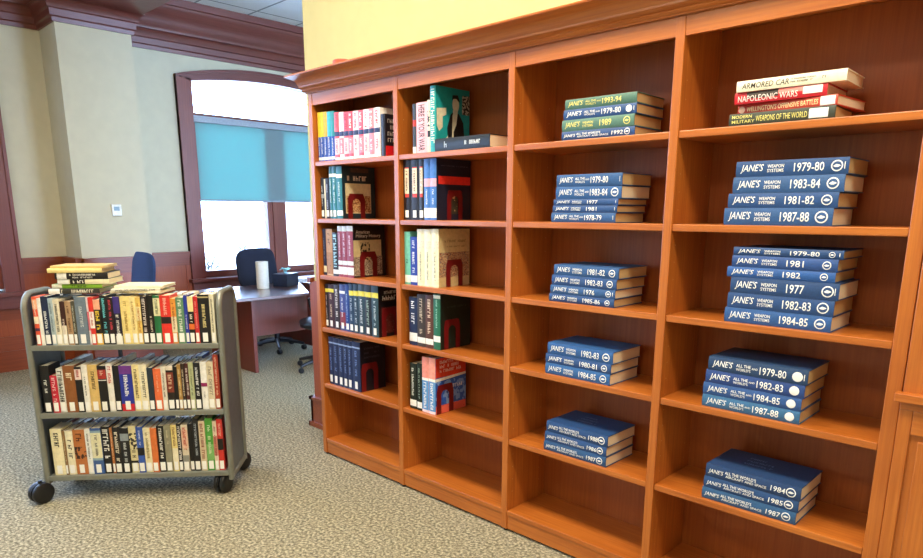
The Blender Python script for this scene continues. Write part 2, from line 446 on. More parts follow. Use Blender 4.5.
# crown mouldings: profile swept over a mitred path
CROWN = [(0, 3.19), (.02, 3.19), (.025, 3.225), (.04, 3.235), (.045, 3.29), (.06, 3.30), (.075, 3.345), (.10, 3.37), (.11, 3.372), (.115, 3.40), (.125, 3.41), (.135, 3.46), (.17, 3.52), (.215, 3.57), (.225, 3.60), (.24, 3.61), (.245, 3.68), (0, 3.68)]
def sweep(path, prof, m, mb, closed=False):
    """path: list of (x,y) on the wall face, outward side to the right of travel; prof (offset, z)"""
    n = len(path); dirs = []
    for i in range(n-1):
        d = Vector((path[i+1][0]-path[i][0], path[i+1][1]-path[i][1])).normalized(); dirs.append(Vector((d.y, -d.x)))
    rows = []
    for i in range(n):
        if i == 0: o = dirs[0]
        elif i == n-1: o = dirs[-1]
        else:
            o = dirs[i-1]+dirs[i]; o = o/(1+dirs[i-1].dot(dirs[i]))
        rows.append([(path[i][0]+o.x*p, path[i][1]+o.y*p, z) for p, z in prof])
    k = len(prof); vs = [v for r_ in rows for v in r_]; fs = []
    for i in range(n-1):
        for j in range(k):
            a = i*k+j; b = i*k+(j+1) % k; fs.append((a, b, b+k, a+k))
    fs.append(tuple(range(k))); fs.append(tuple(reversed(range((n-1)*k, n*k))))
    mb.add(vs, fs, m)
mb = MB()
LOWC = [(p*.42, z if z < 3.37 else 3.37+(z-3.37)*.0) for p, z in CROWN[:9]] + [(.085, 3.375), (0, 3.375)]
sweep([(-4.1, -6.5), (-4.1, PY0), (PX, PY0), (PX, PY1), (-4.1, PY1), (-4.1, 5.0)], [(p, z) for p, z in CROWN[:9]]+[(.10, 3.378), (0, 3.378)], W_TRIM, mb)
struct(mb, 'trim_7', smooth=True)
mb = MB()
sweep([(-4.1, PY1+.09), (-4.1, 5.0)], [(0, 3.378)]+[(p, z) for p, z in CROWN[7:]], W_TRIM, mb)
struct(mb, 'trim_8', smooth=True)
mb = MB()
sweep([(-4.1, -6.5), (-4.1, PY0-.02)], [(0, 3.378)]+[(p, z) for p, z in CROWN[7:]], W_TRIM, mb)
struct(mb, 'trim_9', smooth=True)
struct(bm_, 'trim_10')

# clad end of the bookcase wall, with plinth
g = MB()
g.box(-.525, -.5, .30, .64, 0, 1.06, W_WAIN); g.box(-.525, 0.0, .296, .32, 0, 1.06, W_WAIN)
g.box(-.54, -.5, .285, .64, 1.05, 1.085, W_WAINY)
g.box(-.55, -.525, .275, .64, 0, .2, W_WAINY); g.box(-.55, -.01, .275, .296, 0, .2, W_WAINY)
g.box(-.56, -.525, .265, .64, .2, .222, W_WAINY); g.box(-.56, -.01, .265, .296, .2, .222, W_WAINY)
g.box(-.565, -.55, .26, .64, 0, .035, W_WAINY); g.box(-.565, -.01, .26, .275, 0, .035, W_WAINY)
struct(g, 'trim_11')

# panelled pier to the right of the bookcase
g = MB()
g.box(3.094, 3.9, -.012, .32, 0, 3.2, W_Z)
g.box(3.094, 3.9, -.026, -.012, .96, .985, W_X); g.box(3.08, 3.9, -.045, -.012, .985, 1.012, W_X)
g.box(3.094, 3.13, -.022, -.012, .08, .96, W_Z); g.box(3.13, 3.9, -.022, -.012, .885, .96, W_X); g.box(3.13, 3.9, -.03, -.012, 0, .1, W_X)
g.box(3.152, 3.9, -.02, -.012, .12, .868, W_Z)
struct(g, 'trim_12', bevel=.003)

# ================================================================ BOOKCASE
XK = [0, .7535, 1.5155, 2.274, 3.048]; T = .035
ZSH = [1.819, 1.493, 1.157, .833, .475]; ZB = .110; ZF = 2.133
bc = empty('bookcase', (0, 0, 0))
tag(bc, 'tall four-bay built-in bookcase of orange-brown wood with a crown moulding', 'bookcase')
for k, x in enumerate(XK):
    g = MB(); w = T if k < 4 else .042
    g.box(x, x+w, 0, .30, .012, 2.197, W_Z)
    up = g.build('upright', bc, bevel=.0025)
    f = MB(); f.lathe([(.012, 0), (.012, .012)], BLACKP, 10, (x+w/2, .02, 0)); f.build('foot', up)
    ph = MB()
    for side in ((x+w+.0004,) if k < 4 else ()) + ((x-.0004,) if k > 0 else ()):
        z = .2
        while z < 2.05:
            for yy in (.04, .25):
                ph.add([(side, yy+.0025*math.cos(a), z+.0025*math.sin(a)) for a in [i*math.pi/3 for i in range(6)]], [tuple(range(6))], mat('c9a070', .4))
            z += .064
    ph.build('shelf_pin_hole', up)
for k in range(4):
    a, b = XK[k]+T, XK[k+1]
    for z in ZSH:
        g = MB(); g.box(a+.0005, b-.0005, .004, .298, z-.026, z, W_X); g.build('shelf', bc, bevel=.003)
    g = MB(); g.box(a+.0005, b-.0005, .002, .298, ZB-.026, ZB, W_X); g.build('bottom_shelf', bc, bevel=.003)
    g = MB(); g.box(a+.0005, b-.0005, .006, .024, .014, ZB-.027, W_X); g.build('toe_kick', bc)
    g = MB(); g.box(a+.0005, b-.0005, .003, .022, ZF, 2.197, W_X); g.build('fascia', bc)
    g = MB(); g.box(a-.01, b+.01, .300, .312, .02, 2.197, W_BACK); g.build('back_panel', bc)
g = MB(); g.box(0, 3.09, .0, .31, 2.198, 2.21, W_X); g.build('top_board', bc)
g = MB()
BCR = [(0, 2.199), (.010, 2.199), (.012, 2.203), (.020, 2.206), (.026, 2.213), (.022, 2.220), (.028, 2.223), (.038, 2.230), (.038, 2.238), (.042, 2.243), (.050, 2.262), (.066, 2.274), (.082, 2.281), (.086, 2.283), (.094, 2.286), (.096, 2.291), (.092, 2.296), (0, 2.297)]
sweep([(0, .318), (0, 0), (3.6, 0)], BCR, W_X, g)
g.build('crown_moulding', bc, smooth=True)
g = MB(); g.box(.01, 3.6, .005, .31, 2.262, 2.296, W_X); g.build('top_cap', bc)

# ---------------------------------------------------------------- shelf books
bays = ['leftmost bay', 'second bay', 'third bay', 'rightmost bay']
lev = ['top', 'second', 'third', 'fourth', 'fifth']
def spine_print(root, spine, t, h, bands, letters, sticker, seed, stz=(.012, .052), bandw=.98):
    p = Print(spine); rg = random.Random(seed)
    for B in bands:
        f0, f1, c = B[:3]; bw = B[3] if len(B) > 3 else bandw
        p.rect(h*(1-f1), h*(1-f0), -t/2*bw, t/2*bw, mat(c, .5) if isinstance(c, str) else c)
    p.build('spine_band', root)
    if letters:
        q = Print(lambda a, b: tuple(c - (.0009 if i == 1 else 0) for i, c in enumerate(spine(a, b))))
        lm = mat(letters[0], .5); 
        for (f0, f1, s) in letters[1]:
            q.scrawl(h*(1-f1), h*(1-f0), -t*s*.4, t*s*.4, lm, rg)
        q.build('title_lettering', root)
    if sticker:
        s = Print(lambda a, b: tuple(c - (.0011 if i == 1 else 0) for i, c in enumerate(spine(a, b))))
        w = min(t*.36, .013)
        s.rect(h-stz[1], h-stz[0], -w, w, STICK); s.build('call_number_label', root)
def row(bay, s, specs, d=.2, y=.03, group=None, stz=(.012, .048)):
    z = (ZSH)[s]+.0004; prev = None
    for i, (x0, x1, h, cover, look, bands, letters, st) in enumerate(specs):
        t = x1-x0-.0008
        dd = d+rng.uniform(-.008, .008) if i < len(specs)-1 else d
        root, sp, fr = book(t, h, dd, mat(cover, .45), '%s, %s shelf, %s' % (look, lev[s], bays[bay]), group, (x0+.0004, y, z), pages=PAPER)
        spine_print(root, sp, t, h, bands, letters, st, hash((bay, s, i)) & 255 if 0 else bay*97+s*13+i, stz=stz)
        last = (root, fr, t, h, dd)
    return last
def shift(rows, dx=0, sc_=1, x0=None):
    return rows
L1 = [(.1, .9, .5)]
# bay 0 shelf 0
yb = [(.0, .52, '1f49b0')]
sp = []
xs = [.040, .066, .098, .134, .170, .205, .250, .292, .336, .378, .427, .471, .517, .562, .612]
hs = [.275, .274, .273, .271, .27, .26, .257, .254, .252, .251, .25, .25, .25, .25]
lk = ['yellow-topped blue book standing first', 'lime and blue book beside the yellow-topped one', 'gold-topped blue book before the teal ones', 'turquoise-topped thin blue book', 'teal and dark blue book next to the pink set']
cv = ['e3c23a', 'c8cc3c', 'd9b03a', '3ab0c4', '2a8f9c']
for i in range(5):
    sp.append((xs[i], xs[i+1], hs[i], cv[i], lk[i], [(.0, .5, '2350b4'), (.03, .09, 'e8eaf2')], ('f2f2e0', [(.12, .48, .35)]), False))
pk = ['ef5a66', 'f6e4ea', 'e8586a', 'e94f62', 'f3d9e2', 'ec6076', 'f7eef2', 'f08a94', 'f9f2f4']
od = ['first', 'second', 'third', 'fourth', 'fifth', 'sixth', 'seventh', 'eighth', 'last']
for i in range(9):
    sp.append((xs[5+i], xs[6+i], hs[5+i], pk[i], '%s of the nine pink and red blue-banded volumes' % od[i], [(.50, .60, '22325e'), (.0, .06, 'f4e8ec'), (.12, .46, 'f0899a' if i % 2 else 'f4c6d0')], ('ffffff' if i % 2 else 'd03048', [(.64, .95, .5), (.15, .42, .4)]), False))
g0 = row(0, 0, sp)
ra, rb, h = .613, .652, .235
# dark book with red foot closing the row, cover showing
rt, s_, f_ = book(.036, .215, .19, mat('17151f', .4), 'black book with white lettering and red foot closing the top row, leftmost bay', None, (.6135, .034, ZSH[0]+.0004))
p = Print(f_); p.rect(.0, .19, .0, .055, mat('d8202c', .4)); rg = random.Random(5)
for k in range(4): p.scrawl(.015, .17, .075+k*.032, .095+k*.032, mat('d8d4cc', .5), rg)
p.build('cover_print', rt)
# bay 0 shelf 1
row(0, 1, [(.046, .080, .235, '1b2430', 'slim black book with white label standing first', [(.5, .6, '98a0a8')], ('c8ccd0', [(.3, .8, .4)]), True),
 (.080, .094, .228, 'ebe2c4', 'thin cream-spined book', [], None, False),
 (.094, .134, .230, '17182a', 'navy-black book with pale lettering', [], ('b8b8c8', [(.25, .5, .35), (.6, .85, .35)]), True),
 (.134, .163, .296, '1d6f7c', 'first of three tall teal volumes', [(.80, .86, 'f0ecd8')], ('c8e0dc', [(.3, .75, .5)]), True),
 (.163, .204, .296, '1f7380', 'middle of three tall teal volumes', [(.80, .86, 'f0ecd8')], ('c8e0dc', [(.3, .75, .4)]), True)], d=.23)
root, s_, f_ = book(.056, .294, .238, mat('15303c', .4), 'dark teal picture-cover book held by a maroon bookend, second shelf, leftmost bay', None, (.2045, .03, ZSH[1]+.0004))
spine_print(root, s_, .056, .294, [(.78, .85, 'f0ecd8'), (.06, .16, 'f0f0ea'), (0, 1, '1f7480')][::-1], ('c8e0dc', [(.3, .7, .3)]), False, 3)
p = Print(f_); A1 = art('painting_battle', ['2a1a16', '7d4a2e', 'b98a58', 'd8c090', '403048'], 130)
p.rect(.02, .205, .03, .20, mat('d8cfa8', .5)); p.rect(.026, .20, .035, .13, A1)
p.rect(.06, .19, .262, .286, art('dim_top_art', ['1c2836', '54443c', '8a6a50'], 130))
rg = random.Random(8); p.scrawl(.035, .18, .215, .242, mat('ece6d4', .5), rg); p.build('cover_print', root)
# bay 0 shelf 2
row(0, 2, [(.043, .077, .276, '1a2548', 'dark navy book with cream label standing first', [(.06, .2, 'e6dcbc')], ('8890b0', [(.3, .8, .3)]), False),
 (.077, .142, .276, 'b58c62', 'thick tan book with a brown battle picture spine', [(.03, .5, art('tan_battle', ['5a3420', 'a87848', 'd8b890'], 80)), (.0, .03, 'c8b08a')], ('4a3020', [(.6, .9, .4)]), False),
 (.142, .197, .256, '14141c', 'black book with pale blue lettering', [(.05, .15, 'e8ece8')], ('9cc8d0', [(.2, .55, .7), (.6, .95, .7)]), False)] +
 [(a, b, .294, '8c3448', '%s of three dark red white-topped volumes' % n, [(.9, 1, 'e6ecee'), (.24, .32, 'dfe9ea'), (.05, .2, 'f2f2f0')], ('d8c0c8', [(.4, .85, .35)]), False) for a, b, n in ((.197, .238, 'first'), (.238, .284, 'middle'))], d=.22)
root, s_, f_ = book(.062, .296, .235, mat('14131b', .4), 'black military history book with painted cover behind a bookend, third shelf, leftmost bay', None, (.2845, .03, ZSH[2]+.0004))
spine_print(root, s_, .062, .296, [(0, 1, '8c3448'), (.9, 1, 'e6ecee'), (.24, .32, 'dfe9ea'), (.05, .2, 'f2f2f0')], ('d8c0c8', [(.4, .85, .3)]), False, 4)
p = Print(f_); p.rect(.0, .205, .04, .215, mat('c9b98c', .5)); p.rect(.0, .21, .01, .12, art('painting_guards', ['18141a', '5a2a26', 'c8bfa8', '2a2430', '8a6a48'], 130))
p.rect(.05, .12, .10, .20, art('plume', ['1c1a18', 'c9b98c'], 70))
p.text('American', .02, .12, .252, .272, mat('f4f0e8', .5)); p.text('Military History', .02, .2, .225, .248, mat('f4f0e8', .5)); p.build('cover_print', root)
# bay 0 shelf 3
yl = 'e6d84a'
row(0, 3, [(.046, .078, .268, '1a1218', 'black yellow-banded slim book standing first', [(.82, .9, yl)], ('c0a8a8', [(.2, .75, .4)]), True),
 (.078, .138, .270, '3a1620', 'dark maroon yellow-banded book', [(.82, .9, yl)], ('d8c0a0', [(.25, .78, .35)]), True),
 (.138, .195, .272, '2c1a1c', 'dark brown book with long white title', [], ('e6dcd0', [(.2, .9, .45)]), True),
 (.195, .250, .278, '3c4a90', 'blue and red book with white band', [(.8, .86, 'eef2f6'), (.1, .4, '8a3040')], ('e8ecf4', [(.3, .75, .3)]), True),
 (.250, .289, .282, '1e3f8e', 'plain blue book with white label', [], ('a8c0e8', [(.2, .8, .3)]), True),
 (.289, .332, .288, '1f3c5c', 'first slate-blue yellow-banded volume', [(.76, .86, yl)], ('b8c8d4', [(.2, .7, .4)]), True),
 (.332, .378, .291, '243c50', 'second slate-blue yellow-banded volume', [(.76, .86, yl)], ('b8c8d4', [(.2, .7, .4)]), True),
 (.378, .436, .294, '28404e', 'grey-green yellow-banded volume, third of four', [(.76, .86, yl)], ('d0d8dc', [(.2, .7, .4)]), True),
 (.436, .498, .294, '1a2028', 'near-black yellow-banded volume, last of the set', [(.76, .86, yl)], ('98b0a0', [(.2, .7, .4)]), True)], d=.22)
root, s_, f_ = book(.062, .295, .22, mat('131118', .4), 'black book with white cover words behind a bookend, fourth shelf, leftmost bay', None, (.5, .03, ZSH[3]+.0004))
spine_print(root, s_, .062, .295, [(0, 1, '2c4854'), (.76, .86, yl)], ('c0d0d4', [(.2, .7, .35)]), True, 6)
p = Print(f_); rg = random.Random(4); p.scrawl(.03, .18, .245, .262, mat('e8e8e4', .5), rg); p.scrawl(.03, .2, .21, .235, mat('e8e8e4', .5), rg)
p.rect(.02, .2, .02, .17, art('dim_red_art', ['16131a', '5c2420', '8a8078'], 130)); p.build('cover_print', root)
# bay 0 shelf 4
row(0, 4, [(a, b, .300, '17264e', '%s of the six navy white-labelled volumes' % n, [(.87, .9, '8fa4c8')], ('6f86b8', [(.3, .82, .4)]), True) for a, b, n in ((.060, .107, 'first'), (.107, .160, 'second'), (.160, .211, 'third'), (.211, .256, 'fourth'), (.256, .300, 'fifth'))], d=.2, stz=(.015, .06))
root, s_, f_ = book(.078, .303, .19, mat('11131f', .4), 'last of the six navy volumes, black cover behind a bookend, fifth shelf', None, (.3005, .03, ZSH[4]+.0004))
spine_print(root, s_, .078, .303, [(0, 1, '17264e'), (.87, .9, '8fa4c8')], ('6f86b8', [(.3, .82, .3)]), True, 7, stz=(.015, .06))
p = Print(f_); rg = random.Random(14)
for k in range(3): p.scrawl(.03, .15, .2+k*.028, .212+k*.028, mat('4a4858', .5), rg)
p.build('cover_print', root)
# bay 1 shelf 0
row(1, 0, [(.868, .895, .238, '3a4450', 'grey book with a red band standing first', [(.55, .68, 'b8342c'), (.0, .14, 'e8e4dc')], None, False)], d=.16)
root, s_, f_ = book(.080, .240, .17, mat('f3b9c4', .5), 'pink-spined book with tall black title on the top shelf of the second bay', None, (.896, .03, ZSH[0]+.0004))
p = Print(s_, .008); p.text('HERE IS YOUR WAR', .012, .228, -.022, .022, mat('1c1618', .5), bold=.01); p.build('title_lettering', root)
row(1, 0, [(.977, .996, .246, 'e6e2c8', 'narrow cream and black book between pink and teal', [(.3, .42, '18181c'), (.5, .8, art('bw_spots', ['18181c', 'e6e2c8'], 90))], None, False)], d=.17)
root, s_, f_ = book(.040, .308, .235, mat('1aa0a4', .4), 'tall teal book with suited man silhouette cover standing on the top shelf', None, (.997, .03, ZSH[0]+.0004))
q = Print(lambda a, b: tuple(c - (.0009 if i == 1 else 0) for i, c in enumerate(s_(a, b)))); rg = random.Random(2)
q.scrawl(.015, .27, -.012, .012, mat('e4ecd8', .5), rg); q.build('title_lettering', root)
p = Print(f_); cream = mat('e6dcc0', .5); blk = mat('101014', .5)
p.poly([(.005, .205), (.07, .212), (.07, .18), (.045, .17), (.045, .12), (.02, .10), (.005, .125)], cream)
suit = [(.085, .0), (.075, .12), (.10, .185), (.125, .20), (.16, .19), (.19, .15), (.205, .0)]
p.poly(suit, blk)
f2 = lambda u, v: (f_(u, v)[0]+.0009, u, v)
q = Print(f2)
hd = [(.135+.024*math.cos(a), .232+.036*math.sin(a)) for a in [i*math.pi/7 for i in range(14)]]
q.poly(hd, cream); q.poly([(.115, .205), (.15, .205), (.14, .14), (.118, .10)], cream)
q.poly([(.108, .25), (.112, .275), (.15, .278), (.163, .25), (.158, .245), (.14, .26), (.118, .258)], blk)
q.poly([(.112, .18), (.118, .19), (.12, .07), (.108, .05)], cream)
q.poly([(.055, .06), (.08, .085), (.08, .055), (.065, .035)], cream)
q.rect(.18, .232, .19, .28, art('bw_block', ['20201f', 'cfcab8'], 90))
p.build('cover_print', root); q.build('figure_print', root)
root, s_, f_ = book(.058, .355, .22, mat('1b2228', .35), 'black hardback lying flat in front on the top shelf of the second bay', None, (1.047+.356, .012, ZSH[0]+.0006), flatdown=True, pages=PAPER)
q = Print(s_); rg = random.Random(9); q.scrawl(.20, .30, -.008, .010, mat('dfe4e2', .5), rg); q.scrawl(.065, .085, -.014, .014, mat('aab4b8', .5), rg); q.build('title_lettering', root)
# bay 1 shelf 1
row(1, 1, [(a, b, .298, '14131a', '%s black book with a cream and red spine panel' % n, [(.38, .88, 'd23c2c', .55), (.44, .86, 'eadcc0', .55)], ('5a2018', [(.48, .82, .3)]), True) for a, b, n in ((.792, .849, 'first'), (.849, .911, 'second'), (.911, .948, 'third'))] +
 [(.948, .992, .298, '3f74c0', 'blue book with a pink emblem band', [(.55, .68, 'e8a8b8'), (.04, .2, 'eef2f4')], ('dfe8f4', [(.25, .5, .3)]), False)], d=.24)
root, s_, f_ = book(.046, .298, .245, mat('1a2138', .4), 'navy book with red cover band behind a bookend, second shelf, second bay', None, (.9928, .03, ZSH[1]+.0004))
spine_print(root, s_, .046, .298, [(0, 1, '3f74c0'), (.55, .68, 'e8a8b8'), (.04, .2, 'eef2f4')], ('dfe8f4', [(.25, .5, .3)]), False, 11)
p = Print(f_); p.rect(.012, .24, .175, .215, mat('e0342c', .4)); rg = random.Random(3); p.scrawl(.03, .22, .262, .267, mat('6a7088', .5), rg)
p.rect(.09, .15, .03, .13, art('figure_art', ['c0a880', '3a3a30', '1a2138'], 60)); p.build('cover_print', root)
# bay 1 shelf 2
row(1, 2, [(.792, .838, .275, '6fc0ae', 'mint green book standing first', [(.04, .18, 'f0f4ee')], ('2f6a60', [(.4, .6, .4)]), False),
 (.838, .892, .250, '1f3fa8', 'royal blue book with white lettering', [(.06, .2, 'eef0f4')], ('e8ecf8', [(.25, .92, .4)]), False),
 (.892, .946, .290, 'efe6c0', 'first ivory book with a patterned band', [(.66, .8, art('ornament', ['5a3a70', 'e8d8c0', '8a5a50'], 110))], ('7a8068', [(.1, .6, .25)]), False),
 (.946, 1.0, .290, 'f1e9c6', 'second ivory book with a patterned band', [(.66, .8, art('ornament', ['5a3a70'], 110))], ('7a8068', [(.1, .6, .25)]), False)], d=.22)
root, s_, f_ = book(.052, .292, .225, mat('cdbd8c', .45), 'tan book with crowd painting cover behind a bookend, third shelf, second bay', None, (1.0008, .03, ZSH[2]+.0004))
spine_print(root, s_, .052, .292, [(0, 1, 'eee6c2'), (.66, .8, art('ornament', ['5a3a70'], 110))], ('7a8068', [(.1, .6, .25)]), False, 12)
p = Print(f_); p.rect(.003, .222, .05, .175, art('painting_crowd', ['2a1c24', '8a4a30', 'c8b088', '4a3858', 'd8c8a0'], 130)); rg = random.Random(6)
p.scrawl(.04, .2, .225, .238, mat('8a7a50', .5), rg); p.scrawl(.05, .19, .20, .208, mat('8a7a50', .5), rg); p.build('cover_print', root)
# bay 1 shelf 3
row(1, 3, [(.822, .886, .258, '1a2c54', 'navy book with white title standing first', [(.08, .26, 'eef0f2')], ('e8ecf4', [(.4, .92, .5)]), False),
 (.886, .950, .278, '3c3430', 'dark brown book with pale lettering', [(.07, .18, 'f4f2ec')], ('c8b8a0', [(.25, .92, .4)]), False),
 (.950, 1.010, .280, '5a3426', 'reddish brown book with cream lettering', [(.07, .18, 'f4f2ec')], ('e6ceb0', [(.25, .92, .45)]), False)], d=.21)
root, s_, f_ = book(.052, .290, .222, mat('16251f', .4), 'dark green book behind a bookend on the fourth shelf of the second bay', None, (1.0108, .03, ZSH[3]+.0004))
spine_print(root, s_, .052, .290, [(0, 1, '1f6a50'), (.14, .25, 'f2f4ee'), (.92, .98, 'e8ecd8')], ('9ad0b8', [(.4, .9, .25)]), False, 13)
p = Print(f_); rg = random.Random(6); p.scrawl(.05, .2, .215, .225, mat('40584c', .5), rg); p.build('cover_print', root)
# bay 1 shelf 4
row(1, 4, [(.820, .874, .255, '18241e', 'black-green book with a white title standing first', [(.06, .2, 'f0f2f0')], ('e0e6de', [(.3, .9, .4)]), False),
 (.878, .918, .262, '12251c', 'dark green book beside the blue and red pair', [(.05, .18, 'f0f2f0')], ('b0c8b8', [(.25, .9, .3)]), False),
 (.919, .970, .304, 'f0978a', 'narrower of the two salmon and blue volumes', [(0, .58, '5f9ad8'), (.58, .63, 'f4f4f4'), (0, .05, 'e8d8e4')], ('f4f8fc', [(.08, .55, .5)]), False)], d=.22)
root, s_, f_ = book(.053, .307, .232, mat('2a5fc0', .4), 'red and blue patterned cover book behind a bookend, fifth shelf, second bay', None, (.9708, .03, ZSH[4]+.0004))
spine_print(root, s_, .053, .307, [(0, 1, 'f0a090'), (0, .58, '5f9ad8'), (.58, .63, 'f4f4f4'), (0, .05, 'e8d8e4')], ('f4f8fc', [(.08, .55, .5)]), False, 14)
p = Print(f_); p.rect(.0, .23, .20, .304, mat('d8402c', .4)); p.poly([(0, .178), (.23, .19), (.23, .203), (0, .195)], mat('f4f2f0', .5))
p.rect(.0, .23, .0, .045, art('red_blue_art', ['d8402c', 'e86a58', '2a5fc0'], 50)); p.rect(.0, .23, .045, .178, art('blue_art', ['1f4fb0', '2a62c8', '7fa8e8', '1f4fb0'], 30))
rg = random.Random(6); 
for k in range(3): p.scrawl(.03, .19, .225+k*.024, .242+k*.024, mat('f4e0dc', .5), rg)
p.scrawl(.13, .2, .13, .15, mat('f0f4fa', .5), rg); p.build('cover_print', root)

# bookends
def bookend(X, y0, y1, z, h, lab):
    r = empty('bookend', (X, y0, z))
    tag(r, lab, 'bookend', 'maroon steel bookends')
    w = y1-y0; k = w*.26; g = MB(); n = 8
    out = [(0, .0002), (0, h*.86)] + [(w*.14*(1-math.cos(a)) if a < math.pi/2 else 0, h*.86+h*.14*math.sin(a)) for a in [i*math.pi/2/n for i in range(1, n+1)]]
    out += [(w-p[0], p[1]) for p in reversed(out)]
    R2 = (w-2*k)/2; zc = h*.80-R2
    inn = [(k, .0002), (k, zc)] + [(w/2-R2*math.cos(a), zc+R2*math.sin(a)) for a in [i*math.pi/10 for i in range(1, 10)]] + [(w-k, zc), (w-k, .0002)]
    m = len(inn)
    # resample outer to same count by arclength
    def resamp(P, m):
        L = [0]
        for i in range(1, len(P)): L.append(L[-1]+math.dist(P[i], P[i-1]))
        o = []
        for j in range(m):
            s = L[-1]*j/(m-1); i = max(1, next((q for q in range(len(L)) if L[q] >= s-1e-9), len(L)-1))
            f = (s-L[i-1])/max(1e-9, L[i]-L[i-1]); o.append((P[i-1][0]+(P[i][0]-P[i-1][0])*f, P[i-1][1]+(P[i][1]-P[i-1][1])*f))
        return o
    oo = resamp(out, m); th = .0014
    vs = [(x, a, b) for x in (0, th) for a, b in oo] + [(x, a, b) for x in (0, th) for a, b in inn]
    fs = []
    for i in range(m-1):
        fs += [(i, i+1, 2*m+i+1, 2*m+i), (m+i+1, m+i, 3*m+i, 3*m+i+1), (i+1, i, m+i, m+i+1), (2*m+i, 2*m+i+1, 3*m+i+1, 3*m+i)]
    g.add(vs, fs, MAROON); g.build('upright_plate', r, bevel=0)
    b = MB(); b.box(-.09, .001, k*.2, w-k*.2, .00005, .00030, MAROON); b.build('base_plate', r)
bookend(.2625, .065, .188, ZSH[1], .143, 'maroon arched steel bookend on the second shelf of the leftmost bay')
bookend(.3485, .072, .199, ZSH[2], .148, 'maroon arched steel bookend on the third shelf of the leftmost bay')
bookend(.5640, .05, .175, ZSH[3], .165, 'maroon arched steel bookend on the fourth shelf of the leftmost bay')
bookend(.3805, .035, .160, ZSH[4], .172, 'maroon arched steel bookend on the fifth shelf of the leftmost bay')
bookend(1.0415, .100, .210, ZSH[1], .148, 'maroon arched steel bookend on the second shelf of the second bay')
bookend(1.0555, .078, .199, ZSH[2], .138, 'maroon arched steel bookend on the third shelf of the second bay')
bookend(1.0655, .053, .169, ZSH[3], .155, 'maroon arched steel bookend on the fourth shelf of the second bay')
bookend(1.0265, .035, .160, ZSH[4], .160, 'maroon arched steel bookend on the fifth shelf of the second bay')

# ---------------------------------------------------------------- yearbooks lying in stacks
WHT = mat('f2f4f2', .4, .01); GOLD = mat('e6dc7c', .4, .02)
def yearbook(x_left, y, z, t, L, col, year, mid, mark, label, group, d=.225, rz=0, ink=WHT, pages=PAPER, wide=False, covertext=False):
    col = ''.join('%02x' % int(int(col[i:i+2], 16)*.88) for i in (0, 2, 4)) if ink is WHT else col
    root, sp, fr = book(t, L, d, mat(col, .5, .10, 150, bump=.15), label, group, (x_left+L*math.cos(rz), y+L*math.sin(rz), z), rz=rz, flatdown=True, pages=pages, bulge=min(.004, t*.12), name='yearbook')
    p = Print(sp, t/7); th = t
    if wide:
        p.text("JANE'S", L*.03, L*.20, -th*.24, th*.18, ink, .25, .006)
        p.text(mid[0], L*.215, L*.55, th*.02, th*.26, ink, 0, .012)
        p.text(mid[1], L*.225, L*.66, -th*.24, -th*.04, ink, 0, .012)
        p.text(year, L*.70, L*.85, -th*.24, th*.18, ink, .1, .01)
    else:
        p.text("JANE'S", L*.045, L*.265, -th*.29, th*.29, ink, .25, .006)
        if mid:
            p.text(mid[0], L*.30, L*.45, th*.03, th*.24, ink, 0, .012); p.text(mid[1], L*.30, L*.45, -th*.25, -th*.04, ink, 0, .012)
        if len(mid) > 2: p.text(mid[2], L*.46, L*.52, -th*.02, th*.12, ink, 0, .01)
        p.text(year, L*.54, L*(.80 if len(year) > 4 else .70), -th*.27, th*.27, ink, 0, .008)
    if 'ring' in mark:
        p.ring(L*.905, 0, th*.34, ink, .22); p.poly([(L*.905-th*.22, -th*.02), (L*.905-th*.05, th*.10), (L*.905+th*.12, th*.06), (L*.905+th*.22, th*.0), (L*.905+th*.05, -th*.09), (L*.905-th*.1, -th*.08)], ink)
    if 'disc' in mark: p.disc(L*.905, 0, th*.34, ink)
    if '1' in mark: p.text('1', L*.965, L*.972, -th*.2, th*.22, ink, 0, .02)
    p.build('spine_lettering', root)
    if covertext:
        q = Print(fr); rg = random.Random(3); m = mat('6f8cc0', .5)
        # front() maps (depth, height-from-tail); run lines across
        def f(a, b): return (t+.0005, b, L-a)
        q = Print(f)
        q.scrawl(L*.30, L*.60, d*.42, d*.48, m, rg); q.scrawl(L*.30, L*.58, d*.56, d*.62, m, rg); q.scrawl(L*.30, L*.52, d*.70, d*.76, m, rg); q.build('cover_lettering', root)
    return root
WS = ('WEAPON', 'SYSTEMS'); FS = ('FIGHTING', 'SHIPS'); AF = ('ALL THE', "WORLD'S", 'AND'); LG = ("ALL THE WORLD'S", 'AIRCRAFT AND SPACE')
BL1, BL2, BL3, BL4 = '2b5796', '33629f', '24508e', '3d74a8'
def stack(bay, s, x, y, total, items, d=.225, rz=0):
    z = ZSH[s]+.0005; zt = sum(i[0] for i in items); k = total/zt
    # items listed top to bottom
    n = len(items); words = ['topmost', 'second from top', 'third from top', 'fourth from top', 'fifth from top']
    for j in range(n-1, -1, -1):
        t, dx, L, col, year, mid, mark, ink, pg = items[j][:9]
        t *= k
        w = 'topmost' if j == 0 else 'bottom' if j == n-1 else words[j]
        cn = {'2': 'green', '3': 'green'}.get('x') or ('green' if col in ('4a7264', '4e786c') else 'blue')
        lab = '%s yearbook dated %s, %s of the stack on the %s shelf, %s' % (cn, year, w, lev[s], bays[bay])
        yearbook(x+dx, y+items[j][9] if len(items[j]) > 9 else y, z, t-.0006, L, col, year, mid, mark, lab, 'dated yearbooks lying in stacks', d=d, rz=rz+rng.uniform(-.006, .006), ink=ink, pages=pg, wide=(mid is LG), covertext=(j == 0 and (s == 4)))
        z += t
PO, PN = PAPER_OLD, PAPER
